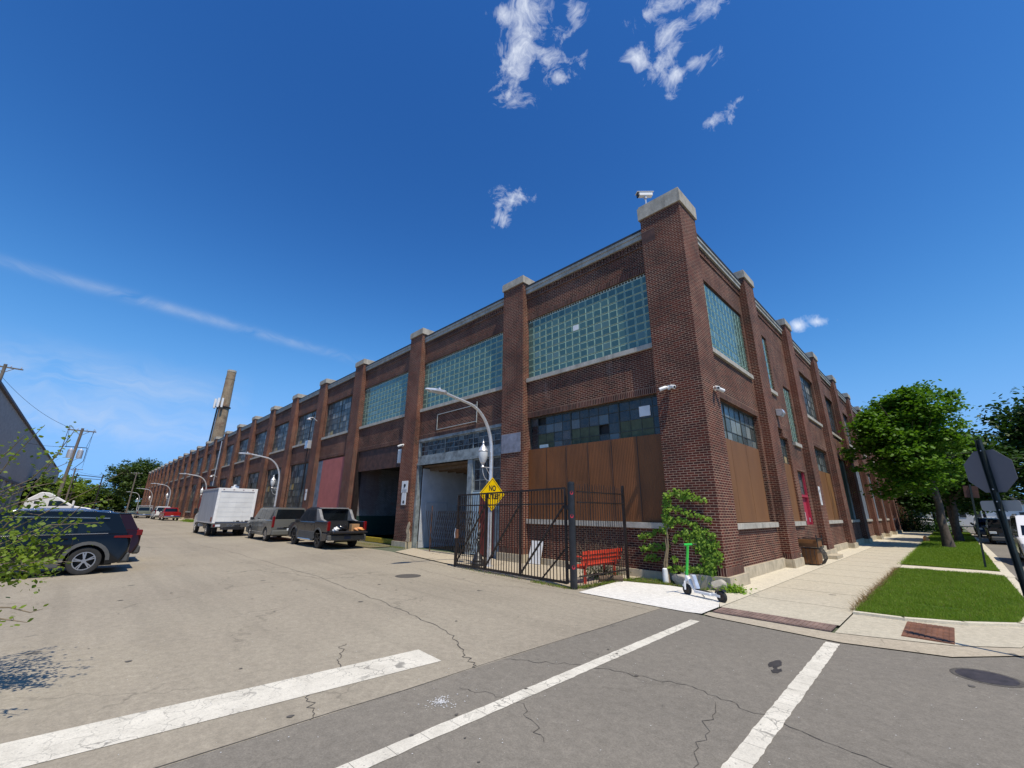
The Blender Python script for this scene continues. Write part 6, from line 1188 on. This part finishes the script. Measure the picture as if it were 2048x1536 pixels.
# ---- lawn blades
def inpoly(x,y,P):
    P=np.array(P); ins=np.zeros(len(x),bool); j=len(P)-1
    for i in range(len(P)):
        c=((P[i,1]>y)!=(P[j,1]>y))&(x<(P[j,0]-P[i,0])*(y-P[i,1])/(P[j,1]-P[i,1]+1e-12)+P[i,0]); ins^=c; j=i
    return ins
def lawn(P,n,h,w,ybias,y0,y1,lab,mat='grass'):
    x=RS.uniform(2.55,5.6,n); y=y0+(y1-y0)*RS.uniform(0,1,n)**ybias; x=x+0; m=inpoly(x,y,P); x=x[m]; y=y[m]
    pn=np.sin(x*3.1+1.3*np.sin(y*1.7))*np.sin(y*2.3+x)+.6*np.sin(x*9+y*4)*np.sin(y*8); 
    bare=((x-3.9)/.42)**2+((y-.95)/.16)**2<1; keep=(~bare)|(RS.uniform(0,1,len(x))<.15); x,y,pn=x[keep],y[keep],pn[keep]
    sc=1+(y-y0)*.03; V=blades(x,y,h,w,.45); b0=V[:,0:1,:]*.5+V[:,1:2,:]*.5; V=b0+(V-b0)*(sc*(1+.25*pn))[:,None,None]; V[:,:,2]+=.046
    tag(mesh_np('lawn_grass' if mat=='grass' else 'dry_grass',V,3,mat,org=(3.9,y0,0)),lab,'grass',kind='stuff')
lawn(LAWN1,150000,.045,.0038,1.3,-1,9.42,'mown green grass of the near lawn patch'); lawn(LAWN2,110000,.05,.006,1.6,11.2,62,'mown green grass of the far lawn strip around the trees')
lawn(LAWN1,9000,.04,.004,1.3,-1,9.42,'straw coloured dry blades in the near lawn patch','drygrass')
x,y=along((2.67,-.9),(2.67,9.3),1500,.045); V=blades(x,y,.10,.006,.9); V[:,:,2]+=.03; tag(mesh_np('edge_grass',V,3,'drygrass',org=(2.67,3,0)),'ragged dry grass fringe spilling onto the sidewalk','grass',kind='stuff')
x,y=along((2.64,11.2),(2.62,45),2500,.05); V=blades(x,y,.08,.007,.9); V[:,:,2]+=.03; tag(mesh_np('edge_grass',V,3,'grass',org=(2.67,20,0)),'green grass fringe spilling onto the far sidewalk','grass',kind='stuff')
blob('yellow_bag',2.75,33,.0,.16,.16,.26,3,'clothorange','small yellow bag on the sidewalk edge beyond the maple','bag',.15)
# ------------------------------------------------------------------ background structures
M['whsewall']=stonemat('warehouse_wall',(.40,.375,.35),streaks=.5); M['whtrim']=plain('dark_roof_edge',(.10,.09,.10),.7)
t=thing('warehouse','long windowless grey concrete warehouse on the left side of the street','building',(-100,-28,0)); b=MB(); b.box(-166,-30,-40,-19,0,10.75)
b.build('wall','whsewall',t); b=MB(); b.box(-166.3,-29.8,-40.2,-18.8,10.76,10.95); b.build('roof','whtrim',t)
for i in range(26):
    x=-33-i*5.2; b=MB(); b.box(x-.25,x+.25,-18.99,-18.75,0,4.4); b.build('pilaster','whsewall',t)
    if i%2==0: b=MB(); b.box(x-2.2,x-1.2,-18.985,-18.9,1.0,2.2); b.build('dark_opening','dkinside',t)
b=MB(); b.box(-166,-30,-18.99,-18.85,4.45,4.7); b.build('ledge','whtrim',t)
def upole(x,y,h,lab,xf=False,arm=1,lean=(0,0),rz=0.0,wires=None):
    t=thing('utility_pole',lab,'utility pole',(x,y,0),group='wooden utility poles'); b=MB(); tp=Vector((x+lean[0],y+lean[1],h)); b.tube([(x,y,0),tp],[.19,.13],12); b.build('pole','polewood',t,smooth=True); d=Vector((math.cos(rz),math.sin(rz),0))
    for k_ in range(arm):
        c=tp-Vector((0,0,.3+1.0*k_)); b=MB(); b.bar(c-d*1.25,c+d*1.25,.12,.12); b.bar(c-d*.7-Vector((0,0,0)),c-Vector((0,0,.6)),.05); b.bar(c+d*.7,c-Vector((0,0,.6)),.05); a=b.build('crossarm','polewood',t)
        for s in (-1.1,-.4,.4,1.1):
            b=MB(); q=c+d*s; b.lathe([(.02,.06),(.05,.1),(.04,.16),(.055,.2),(.02,.26)],tuple(q),8); b.build('insulator','galv',a)
    if xf:
        for s in (-.42,.42):
            c=tp+d*s-Vector((0,0,3.6)); b=MB(); b.lathe([(.02,-.02),(.26,0),(.27,.5),(.26,.95),(.12,1.05),(.05,1.15)],tuple(c),16); b.build('transformer','galv',t,smooth=True)
        c=tp-Vector((0,0,2.3)); b=MB(); b.bar(c-d*1.0,c+d*.9,.08); b.tube([c+d*.9,c+d*.9-Vector((0,0,1.6)),c+d*.2-Vector((0,0,2.6))],.03,6); b.tube([tp+d*1.1,tp+d*.8-Vector((0,0,2.2))],.02,5); b.tube([tp-d*1.1-Vector((0,0,.3)),tp-d*.9-Vector((0,0,2.3))],.02,5); b.build('bracket','darkpaint',t)
    return tp
T1=upole(-68,-14.75,11.0,'tall leaning wooden utility pole with two grey transformers',True,1,(-.0,.35),math.pi/2)
T2=upole(-133,-15.4,10.2,'thick utility pole beyond the transformer pole',False,1,rz=math.pi/2); T3=upole(-150,-3.9,11.0,'pale wooden utility pole standing just left of the far factory end',False,1,rz=math.pi/2)
T4=upole(-60,-21.0,15.6,'utility pole top rising above the grey warehouse roof',False,1,rz=math.pi/2)
t=thing('rail_gantry','steel railway signal gantry above the far trees','gantry',(-150,-12.5,0)); b=MB(); b.bar((-150,-15.2,0),(-150,-15.2,10),.25); b.bar((-150,-10.4,0),(-150,-10.4,10),.25); b.build('post','darkpaint',t); b=MB(); b.bar((-150,-15.2,9.6),(-150,-10.4,9.2),.16); b.bar((-150,-15.2,8.9),(-150,-10.4,8.6),.12); b.build('beam','darkpaint',t)
def wire(a,b_,sag,lab):
    A=Vector(a);B=Vector(b_); P_=[A.lerp(B,i/16)-Vector((0,0,sag*4*(i/16)*(1-i/16))) for i in range(17)]; b=MB(); b.tube(P_,.018,4); tag(b.build('overhead_wire','black',org=tuple(A),recalc=False),lab,'wire','overhead wires at the left')
wire(T1-Vector((0,1.0,.1)),T4-Vector((0,1,.1)),.8,'overhead wire from the transformer pole to the pole above the warehouse'); wire(T1-Vector((0,0,2.2)),(-75,-19,9.4),.2,'service wire from the transformer pole to the warehouse wall'); wire(T1+Vector((0,1,0)),T2+Vector((0,1,0)),1.2,'overhead wire from the transformer pole to the next pole'); wire(T2-Vector((0,.3,.5)),T3-Vector((0,0,.5)),1.0,'overhead wire crossing to the pole by the factory end')
# dark neighbouring building beyond the factory, houses at the end
t=thing('annex_building','dark shaded brick building beyond the factory on the right street','building',(-2,72,0)); b=MB(); b.box(-14,-.4,63,92,0,8.5); b.build('wall','shadebrick',t); b=MB(); b.box(-14.2,-.2,62.8,92.2,8.51,8.8); b.build('roof','flash',t)
for i in range(5):
    b=MB(); y=66+i*5; b.box(-.39,.0,y,y+.9,0,7.8); b.build('pier','brickp',t); b=MB(); b.box(-.39,-.3,y+1.5,y+4,1.8,4.5); b.build('window','paned',t)
def house(x,y,w,d,h,lab,wm,rm,rz=0):
    t=thing('house',lab,'house',(x,y,0),group='houses at the far end of the right street'); b=MB(); b.box(x-w/2,x+w/2,y-d/2,y+d/2,0,h); b.build('wall',wm,t); b=MB(); b.prism([(-w/2-.4,h+.01),(w/2+.4,h+.01),(0,h+w*.28)],lambda u,v,q:(x+u,y+q,v),-d/2-.4,d/2+.4); b.build('roof',rm,t)
    for i in range(3):
        b=MB(); xx=x-w/2+w*(i+.5)/3; b.box(xx-.5,xx+.5,y-d/2-.06,y-d/2-.005,h*.35,h*.35+1.3); b.build('window','paned',t)
    b=MB(); b.box(x-.5,x+.5,y-d/2-.05,y-d/2-.004,0,2.1); b.build('door','bluegrey',t)
house(-4,112,11,9,4.2,'pale house with dark windows left of the maple trunk','cream','flash'); house(3.2,128,9,9,5.0,'white sided house right of the maple trunk','white','flash'); house(-16,118,9,9,5.0,'brick house at the far left of the row','brickr','flash'); house(24,104,9,9,5.0,'grey house across the right street','weathered','flash'); house(12,135,10,8,4.6,'white house closing the view down the right street','white','whtrim')
plantclump('bush','tall dark bush added as deep shade beyond the factory end',.9,65.5,1.0,1.2,1.7,3200,.2,'leafB','bush')  # added leaf mass that fills in the dark shade past the factory
for i,(x,y) in enumerate([(3.0,62.8),(3.6,70)]):
    plantclump('bush',['round green bush at the end of the lawn strip','second green bush beyond the lawn strip'][i],x,y,.9,.8,.7,900,.14,'leafA','bush')
t=thing('fire_hydrant','small red fire hydrant at the end of the lawn strip','hydrant',(4.9,61,0)); b=MB(); b.lathe([(.16,0),(.16,.05),(.11,.07),(.11,.55),(.14,.58),(.13,.68),(.06,.78),(.03,.82)],(4.9,61,0),14); b.build('barrel','benchred',t,smooth=True); b=MB(); b.cyl((4.9-.2,61,.45),(4.9+.2,61,.45),.05); b.build('outlet','benchred',t)
